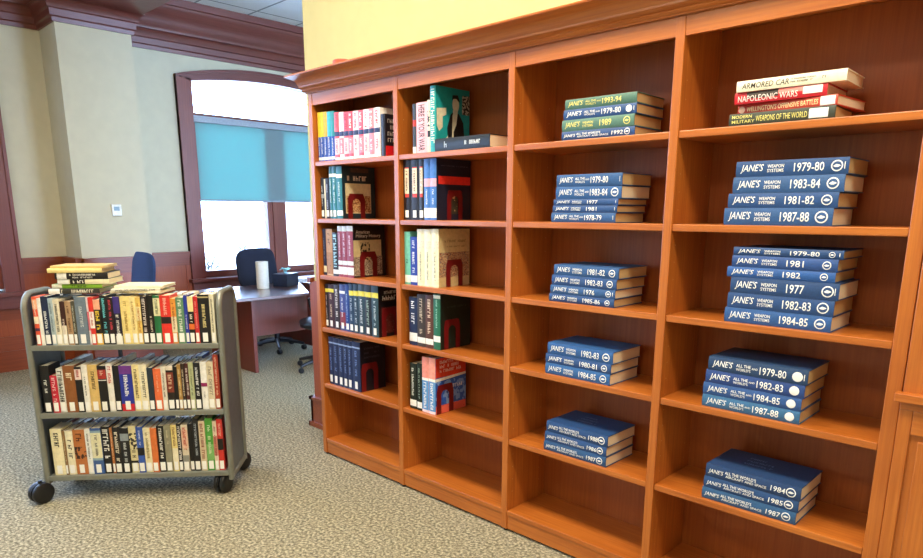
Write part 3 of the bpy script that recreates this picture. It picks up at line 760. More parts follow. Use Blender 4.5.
stack(2, 0, 1.788, .025, .158, [(30, .012, .318, '4a7264', '1993-94', AF, '', GOLD, PO), (30, .006, .325, BL1, '1979-80', AF, 'disc1', WHT, PO), (34, .0, .325, '4e786c', '1989', WS, 'ring', GOLD, PO), (28, .0, .328, BL3, '1992', LG, 'ring', WHT, PO)], rz=.03)
stack(2, 1, 1.752, .020, .192, [(36, .022, .310, BL2, '1979-80', AF, '1', WHT, PO), (38, .020, .310, '3468aa', '1983-84', AF, 'ring', WHT, PN), (19, .010, .308, BL1, '1977', WS, '1', WHT, PO), (22, .006, .308, BL1, '1981', WS, '1', WHT, PO), (30, .0, .308, BL2, '1978-79', AF, '1', WHT, PO)])
stack(2, 2, 1.752, .022, .160, [(26, .022, .315, BL2, '1981-82', WS, 'ring', WHT, PO), (25, .012, .318, BL1, '1982-83', WS, 'ring', WHT, PO), (22, .006, .318, BL2, '1976', WS, 'ring1', WHT, PN), (20, .0, .322, BL3, '1985-86', WS, 'ring', WHT, PO)])
stack(2, 3, 1.745, .020, .142, [(32, .010, .328, BL4 and '2f67ac', '1982-83', WS, 'ring', WHT, PN), (26, .0, .332, BL1, '1980-81', WS, 'ring', WHT, PN), (30, .0, .330, '2f6bb0', '1984-85', WS, 'ring', WHT, PN)])
stack(2, 4, 1.752, .018, .140, [(30, .012, .318, '24508c', '1988', LG, 'ring', WHT, PN), (27, .004, .320, BL1, '1986', LG, 'ring', WHT, PN), (27, .0, .325, '2a5a92', '1987', LG, 'ring', WHT, PN)])
stack(3, 1, 2.492, .022, .210, [(40, .028, .345, '2a5590', '1979-80', WS, 'ring1', WHT, PO), (42, .022, .345, '3a66a0', '1983-84', WS, 'ring', WHT, PN), (38, .010, .345, '2c5896', '1981-82', WS, 'ring', WHT, PO), (45, .0, .345, '34629e', '1987-88', WS, 'ring', WHT, PN)])
stack(3, 2, 2.525, .020, .262, [(30, .012, .345, '264f88', '1979-80', WS, 'ring1', WHT, PO), (42, .010, .335, '3059a0', '1981', WS, 'ring', WHT, PO), (38, -.004, .345, '2f66b4', '1982', WS, 'ring', WHT, PO), (58, .012, .345, '2a4f86', '1977', WS, 'ring1', WHT, PN), (57, .006, .342, '2b5490', '1982-83', WS, 'ring', WHT, PO), (54, .0, .345, '3164aa', '1984-85', WS, 'ring', WHT, PN)])
stack(3, 3, 2.470, .020, .190, [(38, .012, .340, '2a4c78', '1979-80', AF, 'disc1', WHT, PO), (36, .006, .340, '2c4f96', '1982-83', AF, 'disc', WHT, PO), (34, .0, .340, '3260a4', '1984-85', AF, 'disc', WHT, PO), (34, .0, .340, '3d78aa', '1987-88', AF, 'disc', WHT, PO)])
stack(3, 4, 2.500, .018, .140, [(34, .008, .336, '26497e', '1984', LG, 'ring', WHT, PN), (31, .004, .336, '28548e', '1985', LG, 'ring', WHT, PN), (31, .0, .336, '336598', '1987', LG, 'ring', WHT, PN)])

# rightmost bay, top shelf: four mixed books
z = ZSH[0]+.0006
root, sp, fr = book(.038, .325, .20, mat('3c4238', .4), 'dark green book with yellow title, bottom of the mixed stack, rightmost bay', 'mixed books on the top right shelf', (2.485+.325, .018, z), rz=.02, flatdown=True, pages=PAPER_OLD)
p = Print(sp, .005); p.text('MODERN', .01, .075, .003, .013, GOLD, 0, .01); p.text('MILITARY', .01, .085, -.012, -.002, GOLD, 0, .01); p.text('WEAPONS OF THE WORLD', .088, .245, -.010, .008, GOLD, 0, .005); p.build('title_lettering', root)
p = Print(sp); p.rect(.25, .305, -.014, .014, STICK); p.build('call_number_label', root)
z += .0385
root, sp, fr = book(.031, .318, .225, mat('c8432e', .4), 'rust-orange book with cream title, third from top, rightmost bay top shelf', 'mixed books on the top right shelf', (2.493+.318, .022, z), rz=-.10, flatdown=True)
p = Print(sp, .005); p.disc(.015, 0, .011, mat('f0c0a0', .5)); p.text("WELLINGTON'S OFFENSIVE BATTLES", .032, .262, -.008, .008, mat('f6dca0', .5), 0, .012); p.build('title_lettering', root)
p = Print(sp); p.rect(.268, .312, -.013, .013, STICK); p.build('call_number_label', root)
z += .0315
root, sp, fr = book(.036, .285, .21, mat('c8202c', .4), 'red book with a dark patch and white sticker, second from top, rightmost bay', 'mixed books on the top right shelf', (2.493+.285, .024, z), rz=.0, flatdown=True)
p = Print(sp); p.rect(.04, .14, -.004, .017, mat('3a302a', .5)); p.rect(.14, .27, .002, .017, mat('ee8a80', .5)); p.build('spine_band', root)
p = Print(lambda a, b: tuple(c-(.0005 if i == 1 else 0) for i, c in enumerate(sp(a, b))), .005); p.text('NAPOLEONIC WARS', .012, .20, -.013, .006, mat('f4e4dc', .5), 0, .005); p.build('title_lettering', root)
p = Print(lambda a, b: tuple(c-(.0008 if i == 1 else 0) for i, c in enumerate(sp(a, b)))); p.rect(.215, .272, -.008, .014, STICK); p.build('call_number_label', root)
z += .0365
root, sp, fr = book(.034, .330, .20, mat('efe8cc', .45), 'cream book titled ARMORED CAR on top of the mixed stack, rightmost bay', 'mixed books on the top right shelf', (2.500+.330, .020, z), rz=.015, flatdown=True)
p = Print(sp, .005); p.text('ARMORED CAR', .018, .165, -.009, .008, mat('26241c', .5), .15, .004)
rg = random.Random(1); p.scrawl(.17, .235, -.006, -.001, mat('4a4838', .5), rg); p.scrawl(.17, .245, .003, .007, mat('4a4838', .5), rg); p.scrawl(.262, .272, -.004, .004, mat('4a4838', .5), rg); p.scrawl(.300, .307, -.004, .004, mat('4a4838', .5), rg); p.build('title_lettering', root)

# red tin on top of the bookcase
r = empty('tin', (.175, .12, 2.2975)); tag(r, 'small round red lidded tin on top of the bookcase crown', 'tin')
g = MB(); g.lathe([(.047, 0), (.050, .004), (.050, .054)], mat('d04430', .35), 28); g.build('tin_body', r, smooth=True)
g = MB(); g.lathe([(.052, .052), (.053, .055), (.053, .070), (.048, .075), (.02, .076)], mat('e0604a', .35), 28); g.build('lid', r, smooth=True)

# ================================================================ BOOK CART
CA = Vector((-.497, -1.49, 0)); CANG = math.atan2(.75781094, .6524742)
cart = empty('book_cart', CA, CANG)   # local +X along the cart, local -Y towards the viewer
tag(cart, 'grey steel three-shelf rolling book cart with black casters on the carpet', 'book cart')
CU0, CU1, CD = .052, 1.020, .315
SHZ = (.852, .487, .135)
for sgn, u in ((0, CU0), (1, CU1)):
    g = MB(); rr = .0155; n = 8; top = 1.118; c = .085
    pts = [(u, 0.0, .085), (u, 0, top-c)] + [(u, c-c*math.cos(a), top-c+c*math.sin(a)) for a in [i*math.pi/2/n for i in range(1, n+1)]]
    pts += [(u, CD-(q[1]), q[2]) for q in reversed(pts)]
    g.tube(pts, rr, STEEL, 10)
    g.tube([(u, 0, .1), (u, CD, .1)], rr, STEEL, 10)
    ep = g.build('end_frame', cart, smooth=True)
    s = MB(); poly = [(p[1], p[2]) for p in pts]
    s.prism(poly, lambda p, x: (x, p[0], p[1]), u-.0015, u+.0015, STEEL_D); s.build('sheet_panel', ep)
for z in SHZ:
    g = MB(); a, b = CU0+.013, CU1-.013
    g.box(a, b, .0, CD, z-.022, z-.001, STEEL)
    g.box(a, b, -.012, .0, z-.026, z+.001, STEEL); g.box(a, b, CD, CD+.012, z-.026, z+.001, STEEL)
    g.build('shelf', cart, bevel=.002)
    m = MB(); m.box((a+b)/2-.26, (a+b)/2-.22, CD/2+.0055, CD/2+.0085, z, z+.19, STEEL_D) if z < .8 else None
    if m.v: m.build('centre_divider', cart)
for (u, v, rot) in ((.03, -.035, 1.0), (.965, .03, 1.25), (.985, CD+.045, .9), (.07, CD-.03, .3)):
    c = MB(); cs, sn = math.cos(rot), math.sin(rot)
    # wheel pair in local, axis horizontal
    def wheel(off):
        vs = []; seg = 20
        prof = [(.02, -.015), (.044, -.016), (.055, -.010), (.057, 0), (.055, .010), (.044, .016), (.02, .015)]
        base = len(c.v)
        for r_, w in prof:
            for k in range(seg):
                a = 2*math.pi*k/seg; x = r_*math.cos(a); zz = r_*math.sin(a)+.0575; yy = w+off
                vs.append((u+x*cs-yy*sn, v+x*sn+yy*cs, zz))
        fs = []
        for i in range(len(prof)-1):
            for k in range(seg):
                a = i*seg+k; b = i*seg+(k+1) % seg; fs.append((a, b, b+seg, a+seg))
        fs += [tuple(range(seg)), tuple(reversed(range((len(prof)-1)*seg, len(prof)*seg)))]
        c.add(vs, fs, BLACKP)
    wheel(-.019); wheel(.019)
    w = c.build('caster', cart, smooth=True)
    h = MB(); hood = []
    for i in range(9):
        a = math.pi*i/8; hood.append((.058*math.cos(a), .0575+.058*math.sin(a)))
    hp = hood + [(.03*math.cos(math.pi*i/8), .0575+.03*math.sin(math.pi*i/8)) for i in range(8, -1, -1)]
    o_ = hood; i_ = [(.044*math.cos(math.pi*i/8), .0575+.044*math.sin(math.pi*i/8)) for i in range(9)]
    for k in range(8):
        h.prism([o_[k], o_[k+1], (o_[k+1][0]*.3, .0575+(o_[k+1][1]-.0575)*.3), (o_[k][0]*.3, .0575+(o_[k][1]-.0575)*.3)], lambda p, y_: (u+p[0]*cs-y_*sn, v+p[0]*sn+y_*cs, p[1]), -.0025, .0025, BLACKP)
    h.tube([(u, v, .10), (u, v, .125)], .010, BLACKP, 10)
    h.build('caster_fork', w)
cartM = Matrix.Translation(CA) @ Matrix.Rotation(CANG, 4, 'Z')

# front rows: (u edges), heights, looks
def cb(look, col, bands=(), ink=None, lines=L1, st=True): return (look, col, list(bands), (ink, lines) if ink else None, st)
TOP_U = [0.0772, 0.1017, 0.1213, 0.1556, 0.1801, 0.2121, 0.2368, 0.2688, 0.2886, 0.3455, 0.3579, 0.3828, 0.4176, 0.4525, 0.4824, 0.5174, 0.5676, 0.5977, 0.6228, 0.6546, 0.6884, 0.7238, 0.777, 0.805, 0.8457, 0.866, 0.8967, 0.9197, 0.9786, 1.004]
TOP_H = [0.252, 0.244, 0.254, 0.243, 0.238, 0.227, 0.227, 0.227, 0.250, 0.247, 0.247, 0.236, 0.255, 0.246, 0.251, 0.25, 0.248, 0.245, 0.250, 0.255, 0.254, 0.254, 0.238, 0.243, 0.253, 0.248, 0.247, 0.258, 0.258]
Q = [(.3, .9, .45)]
TOP = [cb('orange-red and cream book standing first', 'e85a3c', [(.45, .6, 'f0e2c8'), (.30, .36, '4a2a50'), (.75, .95, 'f2b08c')], 'f6efe0', [(.62, .92, .4)]),
 cb('thin plain white book', 'ecece6', [], None), cb('navy book with white lettering', '1c2c4c', [], 'e8eef0', [(.25, .7, .5)]),
 cb('pale grey-blue book', 'a9bcc4', [], '5a6a74', Q), cb('off-white book with black lettering', 'dfd8c0', [], '1c1c1c', Q), cb('short brown book with cream foot', '3a1c1a', [(.0, .45, 'e4dcc8')], 'e8d8c8', [(.2, .6, .5)]),
 cb('tan book with faded brown lettering', 'b08e6a', [], '5a3c28', Q), cb('narrow olive-grey book', '4c4a3c', [], 'c8c4b0', Q), cb('wide slate-grey book with five pale letters', '6c7c8c', [], 'c8d0d4', [(.35, .85, .35)]),
 cb('slim white and pink book', 'eadce0', [(.3, .7, 'd87080')], None), cb('red and white titled book', 'd8342c', [(.35, .7, 'f2ece4')], 'c02820', [(.38, .68, .5)]),
 cb('yellow and black book with peach top', '201c18', [(.78, 1, 'f0a888'), (0, .25, 'e8b840')], 'f0d040', [(.3, .75, .7)]), cb('black book with turquoise lettering', '12181c', [], '6cd0e0', [(.2, .95, .5)]),
 cb('near-black book with red lettering', '221218', [], 'd04050', [(.3, .95, .5)]), cb('purple-topped book with black and white foot', '1c1830', [(.65, 1, '3c2c7c'), (.0, .18, 'eeeae0')], 'f0ece4', [(.2, .62, .5)]),
 cb('wide pale yellow book', 'efd98c', [], 'a88838', [(.25, .9, .35)]), cb('butter yellow book', 'f0dc98', [], 'a07830', Q), cb('yellow and orange book', 'e6c468', [(.5, .8, 'efe0a8')], 'b86828', [(.25, .9, .5)]),
 cb('dark brown book with scattered white lettering', '241614', [], 'e6dcd4', [(.25, .95, .6)]), cb('black book beside the green one', '14110f', [], 'd8c8b4', [(.25, .6, .4)]), cb('green book with a cream top panel', '1f6a3c', [(.58, .95, 'e0dcb0')], '38503a', [(.62, .92, .5)]),
 cb('bright red book with a black circle', 'dc3228', [(.42, .56, '1c1416')], 'f0b8a8', [(.6, .95, .4)]), cb('orange and cream narrow book', 'e0943c', [(.25, .6, 'eadcb8')], '7a3018', Q), cb('sage green book with white lettering', '5f8c6a', [], 'e8f0e4', [(.25, .95, .5)]),
 cb('slim royal blue book', '2436a0', [], 'd8dcf0', [(.3, .6, .4)]), cb('black book with yellow top and orange figure', '16120f', [(.68, 1, 'ecd898'), (.3, .42, 'd86a28')], 'e8e0d0', [(.45, .62, .5)]), cb('slim red book next to the wide black one', 'c8282c', [], 'e89088', Q),
 cb('wide black book with gold title', '17171b', [(.93, .96, 'b0a070')], 'e0cf8c', [(.3, .8, .35)]), cb('last ivory book with black lettering', 'e2dcc0', [], '3a3a34', [(.2, .9, .4)])]
MID_U = [0.069, 0.1151, 0.1498, 0.185, 0.2456, 0.281, 0.3114, 0.3637, 0.409, 0.4412, 0.4744, 0.541, 0.5796, 0.6208, 0.6517, 0.6931, 0.719, 0.7579, 0.7787, 0.7995, 0.8204, 0.8412, 0.8673, 0.9013, 0.9354, 0.9721, 1.001]
MID_H = [0.256, 0.201, 0.238, 0.253, 0.247, 0.257, 0.257, 0.25, 0.26, 0.249, 0.248, 0.253, 0.252, 0.235, 0.229, 0.239, 0.244, 0.238, 0.25, 0.254, 0.255, 0.26, 0.258, 0.262, 0.262, 0.30]
MID = [cb('black book with white script standing first', '16171a', [], 'e4e8e4', [(.4, .7, .4)]), cb('short red book with white lettering', 'c22038', [], 'f0c8c8', [(.3, .95, .6)]), cb('white book with dense black lettering', 'dcdcd4', [], '17171a', [(.25, .95, .8)]),
 cb('wide brown book with cream ornaments', '8c5428', [], 'e8d8b8', [(.38, .5, .6), (.65, .85, .6)]), cb('black book with a white and pink head', '141216', [(.72, .95, 'e8d0c8')], 'a03838', [(.75, .93, .5)]), cb('white book with slim black lettering', 'ebe8de', [], '2a2a2a', [(.35, .75, .3)]),
 cb('golden tan book with black title', 'd8b670', [], '3a2410', [(.4, .9, .4)]), cb('black book with a red head', '131114', [(.72, .92, 'a83028'), (.68, .70, 'd8d8d8')], 'd8b0a0', [(.75, .9, .5)]), cb('white book with a red title', 'eae6dc', [(.6, .95, 'f0e4dc')], 'c03c2c', [(.6, .95, .6)]), cb('solid black narrow book', '101014', [], None),
 cb('wide royal blue book with white title and red foot', '24329c', [(.0, .16, 'c8202c'), (.82, 1, '6a3088')], 'eceef8', [(.3, .8, .4)]), cb('cream yellow book with brown lettering', 'ecdca0', [], '5a4020', [(.25, .9, .5)]), cb('ivory book with black lettering', 'ece4c4', [], '2a2620', [(.25, .85, .45)]),
 cb('slate navy book without a title', '22303e', [], None), cb('orange book', 'e26c3c', [], 'f4c4a4', [(.45, .85, .2)]), cb('off-white narrow book', 'e2dccc', [], '5c4c44', Q), cb('black book with a red label', '1c1614', [(.4, .85, '7c3020'), (.9, 1, 'e4d8c4')], 'e0c0a0', [(.45, .8, .6)]),
 cb('solid black thin book', '121214', [], None), cb('tan and gold narrow book', 'b08848', [], 'e8dcb0', Q), cb('dark brown narrow book', '30201a', [], 'd8c8b0', Q), cb('maroon narrow book with white lettering', '4a1c1e', [], 'e8dcd8', [(.3, .9, .6)]),
 cb('sage cream book', 'b4bc90', [], '4c5434', Q), cb('black book with white initials', '14161c', [], 'e8ecec', [(.3, .9, .5)]), cb('white book with a magenta dot', 'ecece8', [(.48, .56, '8c1c58')], '9c9ca0', [(.2, .4, .3)]), cb('wide beige book', 'd8ccb0', [], '8a8070', [(.3, .9, .6)]), cb('tall rust-red book at the end', 'a83c28', [], 'e8b8a0', [(.25, .95, .45)])]
BOT_U = [0.0785, 0.1379, 0.1533, 0.1933, 0.2562, 0.2871, 0.3441, 0.3882, 0.4043, 0.4428, 0.4887, 0.529, 0.5657, 0.605, 0.6392, 0.6788, 0.7147, 0.7475, 0.7714, 0.8075, 0.8324, 0.8671, 0.9017, 0.9434, 0.9659, 0.9981]
BOT_H = [0.261, 0.248, 0.247, 0.252, 0.256, 0.26, 0.265, 0.258, 0.263, 0.256, 0.266, 0.26, 0.253, 0.252, 0.262, 0.267, 0.266, 0.271, 0.265, 0.269, 0.297, 0.285, 0.30, 0.283, 0.294]
BOT = [cb('wide cream book with boxed black title standing first', 'eee4bc', [], '1c1a16', [(.55, .92, .5)]), cb('narrow brown book', '8c6c44', [], 'd8c8a0', Q), cb('cream book with heavy black lettering', 'ece4c4', [], '17171a', [(.35, .8, .6)]),
 cb('wide orange-brown book with a dark figure', 'b8703a', [(.35, .62, art('dark_figure', ['3a2014', 'b8703a'], 45))], '5a2c14', [(.75, .92, .6)]), cb('white book with dark lettering', 'e9ebe6', [], '2c3034', [(.3, .9, .35)]), cb('blue book with a cream title panel', '3c5c98', [(.3, .95, '8ca8b8'), (.35, .9, 'e0dcb8')], '1c2430', [(.4, .85, .3)]),
 cb('black book covered in white lettering', '141416', [], 'e8e8e4', [(.25, .95, .8)]), cb('narrow orange-brown book', 'b06a34', [], 'e8c8a0', Q), cb('black book with white and gold lettering', '18161a', [(.45, .7, '3c3428')], 'e8e0cc', [(.25, .95, .55)]), cb('black book with a pale grey emblem', '15171b', [(.72, .88, '8c98a0')], 'c8d0d4', [(.25, .68, .4)]),
 cb('cream and black patterned book', 'dcd0a0', [(.5, .85, art('patch_spots', ['1c1a18', 'dcd0a0'], 60)), (.2, .26, '1c1a18')], '1c1a18', [(.28, .48, .6)]), cb('blue book with a black middle band', '3458b0', [(.38, .55, '101218')], 'dce4f4', [(.6, .95, .3)]), cb('pale cream book', 'e8dfb8', [], '9a8c5c', Q),
 cb('plain orange book', 'd8743a', [], None), cb('black book with vertical white title', '131215', [], 'ecece8', [(.3, .95, .5)]), cb('grey-olive book', '8c8a74', [], 'c8c4a8', [(.6, .9, .3)]), cb('yellow and cream book', 'e6d48c', [(.2, .5, 'efe8cc')], '8a5c20', [(.55, .95, .5)]),
 cb('slim black and white book', '1c1a1c', [], 'f0ece8', [(.25, .95, .7)]), cb('book with red over grey spine', 'd8ccb4', [(.05, .35, '8c8c84'), (.5, .9, 'e0b8a0')], 'b83424', [(.45, .95, .6)]), cb('plain black narrow book', '101013', [], None), cb('tall black book with silver lettering', '15161a', [], 'a8b0b8', [(.3, .95, .45)]),
 cb('beige book with small brown lettering', 'd6c4a4', [], '8a4434', [(.25, .95, .6)]), cb('bright green book', '4f9c3c', [(.2, .5, '7cb468')], 'd8e8c0', Q), cb('cream and red narrow book', 'e2d0b8', [(.3, .7, 'c88070')], '7a3028', Q), cb('red and black book at the end', 'c83028', [(.4, .62, '15110f')], 'e8b0a0', [(.65, .95, .5)])]
rows_ = (('top', TOP_U, TOP_H, TOP, SHZ[0]), ('middle', MID_U, MID_H, MID, SHZ[1]), ('bottom', BOT_U, BOT_H, BOT, SHZ[2]))
for nm, U, H, S, z in rows_:
    assert len(U) == len(H)+1 == len(S)+1, (nm, len(U), len(H), len(S))
    for i, (look, col, bands, ink, st) in enumerate(S):
        t = (U[i+1]-U[i])*.975-.0012; d = rng.uniform(.122, .142); v = .012+rng.uniform(0, .006)
        root, sp, fr = book(t, H[i], d, mat(col, .4), "%s on the cart's %s shelf" % (look, nm), "books in the cart's front rows", (0, 0, 0))
        root.matrix_world = cartM @ Matrix.Translation((.088+(U[i]-.0772)*.975, v, z-.0006))
        spine_print(root, sp, t, H[i], bands, ink, st, i*7+int(z*100), stz=(.008, .056))
# rear rows, only the upper edges seen
for nm, U, H, S, z in rows_:
    u = .085; k = 0
    proto = []
    while u < .97:
        t = rng.uniform(.022, .052); t = min(t, .995-u)
        if t < .015: break
        col = rng.choice(['2c4468', 'e4e0d0', '1a1a20', 'd8ccb0', '7a3028', '3c5ca0', 'c8ccd0', 'e8e4dc', '5c7088'])
        root, sp, fr = book(t-.001, rng.uniform(.22, .262) if nm != 'top' else rng.uniform(.215, .25), .135, mat(col, .4), "book in the rear row of the cart's %s shelf, only its top edge showing" % nm, "rear row on the cart's %s shelf" % nm, (0, 0, 0), pages=mat('dfe2e0', .7, .05))
        root.matrix_world = cartM @ Matrix.Translation((u+t, CD-.012, z-.0006)) @ Matrix.Rotation(math.pi, 4, 'Z')
        u += t
# stack lying on top
def lie(u, v, z, t, h, d, col, label, rz=0, bands=(), ink=None, st=None, pages=None, grp='books lying on top of the cart'):
    root, sp, fr = book(t, h, d, mat(col, .45), label, grp, (0, 0, 0), pages=pages)
    root.matrix_world = cartM @ Matrix.Translation((u+h, v, z)) @ Matrix.Rotation(rz, 4, 'Z') @ Matrix.Rotation(R(-90), 4, 'Y')
    p = Print(sp)
    for a, b, c in bands: p.rect(a*h, b*h, -t*.48, t*.48, mat(c, .5))
    p.build('spine_band', root)
    if ink:
        q = Print(lambda a, b: tuple(c - (.0009 if i == 1 else 0) for i, c in enumerate(sp(a, b)))); rg = random.Random(int(z*1000))
        for (a, b, y0_, y1_) in ink[1]: q.scrawl(a*h, b*h, t*y0_, t*y1_, mat(ink[0], .5), rg)
        q.build('title_lettering', root)
    if st:
        q = Print(lambda a, b: tuple(c - (.0011 if i == 1 else 0) for i, c in enumerate(sp(a, b)))); q.rect(st[0]*h, st[1]*h, -t*.42, t*.42, STICK); q.build('call_number_label', root)
    return fr, root
ZT0 = 1.1130
z = ZT0
lie(0.157, .06, z, .027, .25, .19, '30302c', 'white-lettered dark book at the bottom of the pile on the cart', .02, [(0, .22, 'f0f0ec')], ('e0dcc8', [(.25, .9, -.3, .3)])); z += .0275
lie(0.172, .06, z, .022, .25, .18, '7cae2c', 'lime green book second from the bottom of the cart pile', -.02, [(0, .2, 'eeeedc')], ('2c3c14', [(.4, .7, -.25, .25)])); z += .0225
lie(0.207, .055, z, .025, .255, .18, 'e6dfb8', 'white and black book in the middle of the cart pile', .0, [(0, .22, 'f4f4f0'), (.24, .53, '1c1a1a')], ('e8e4d8', [(.3, .5, -.3, .3)])); z += .0255
lie(0.200, .055, z, .034, .258, .18, '17161a', 'black book with white lettering second in the cart pile', .03, [(.04, .22, 'f2f2ee')], ('e4e0d4', [(.28, .78, .05, .35), (.28, .72, -.35, -.08)])); z += .0345
lie(0.172, .05, z, .022, .262, .19, 'f0dc94', 'pale yellow book near the top of the cart pile', .06, [], None); z += .0225
lie(0.182, .055, z, .012, .262, .18, 'd8b878', 'thin tan paperback topmost on the cart pile', .02, [], None)
z = ZT0
lie(.455, .04, z, .013, .26, .19, 'e9e2c4', 'flat ivory book right of the pile on the cart', -.10, [], ('3a3830', [(.1, .4, -.3, .3)])); z += .0135
lie(.475, .05, z, .012, .24, .18, 'dcd8c8', 'flat grey-white book between two ivory ones on the cart', .10, [], ('2c2a26', [(.1, .9, -.3, .3)])); z += .0125
fr, root = lie(.478, .055, z, .014, .25, .18, 'ece6c8', 'uppermost flat ivory book with patterned cover beside the cart pile', -.05, [], None)
p = Print(lambda a, b: (fr(0, 0)[0], b, .25-a)); p.rect(.02, .22, .03, .17, art('pattern_cover', ['2a2826', 'e6e0c8', 'c8c0a0'], 70)); p.build('cover_print', root)

# ================================================================ DESK AREA
desk = empty('desk', (-2.8, 1.1, 0)); tag(desk, 'dark reddish wooden desk with glossy top in front of the arched window', 'desk')
def dl(mb, name, **k):
    mb.v = [(x+2.8, y-1.1, z) for x, y, z in mb.v]; return mb.build(name, desk, **k)
g = MB(); g.prism([(-2.235, .50), (-2.20, 1.38), (-3.08, 1.84), (-3.22, 1.84), (-3.22, .50)], lambda p, z: (p[0], p[1], z), .712, .742, W_DESK); dl(g, 'desk_top', bevel=.004)
g = MB(); g.box(-3.2, -2.30, .80, .835, 0, .711, W_DESKZ); dl(g, 'side_panel')
g = MB(); g.box(-2.75, -2.47, 1.80, 1.83, 0, .711, W_DESKZ); dl(g, 'side_panel')
g = MB(); g.box(-2.46, -2.435, .836, 1.50, .33, .711, W_DESKZ); dl(g, 'modesty_panel')
# side table with papers further back
tb = empty('side_table', (-3.45, 2.35, 0)); tag(tb, 'low brown table holding papers beyond the desk by the bookcase', 'table')
g = MB(); g.box(-.38, .42, -.42, .9, .70, .735, W_DESK); g.build('table_top', tb)
g = MB(); g.box(-.36, .40, -.40, -.37, 0, .70, W_DESKZ); g.build('side_panel', tb)
g = MB(); g.box(-.36, .40, .85, .88, 0, .70, W_DESKZ); g.build('side_panel', tb)
pp = MB()
for k in range(5):
    a = rng.uniform(-.3, .3); cx, cy = rng.uniform(-.04, .04), rng.uniform(-.04, .04); c_, s_2 = math.cos(a), math.sin(a)
    P = [(x*c_-y*s_2+cx, x*s_2+y*c_+cy) for x, y in ((-.11, -.14), (.11, -.14), (.11, .14), (-.11, .14))]
    pp.prism(P, lambda p, z: (p[0], p[1], z), k*.005, k*.005+.0048, mat('eceef0', .7))
o = pp.build('paper_stack'); o.location = (-3.38, 2.12, .7355); tag(o, 'loose stack of white papers on the table beyond the desk', 'papers')
# paper towel roll
r = empty('paper_towel_roll', (-2.86, 1.25, .7425)); tag(r, 'upright white paper towel roll standing on the desk', 'paper towel roll')
g = MB(); g.lathe([(.02, .0005), (.062, .0005), (.063, .004), (.063, .276), (.061, .28), (.022, .28)], mat('e4e3da', .85, .04, 40), 28); g.build('paper_roll', r, smooth=True)
g = MB(); g.lathe([(.0218, .2805), (.0218, .279), (.018, .279), (.018, .2805)], mat('a8845c', .8), 20); g.build('cardboard_core', r)
# tissue box
r = empty('tissue_box', (-2.92, 1.56, .7425), R(28)); tag(r, 'dark tissue box with a pale blue tissue on the desk', 'tissue box')
g = MB(); g.box(-.085, .085, -.12, .12, 0, .135, mat('1d2740', .35, .3, 40)); g.build('box', r, bevel=.003)
g = MB(); n = 14; vs = []; 
for i in range(n):
    for j in range(7):
        a = 2*math.pi*i/n; rr = .012+.05*(j/6)**1.2*(1+.35*math.sin(5*a)); vs.append((rr*math.cos(a)*.8, rr*math.sin(a), .136+.055*math.sin(j/6*2.2)+.012*math.sin(3*a+j)*(j/6)))
fs = [(i*7+j, ((i+1) % n)*7+j, ((i+1) % n)*7+j+1, i*7+j+1) for i in range(n) for j in range(6)]
g.add(vs, fs, mat('9fe0ea', .8)); g.build('tissue', r, smooth=True)

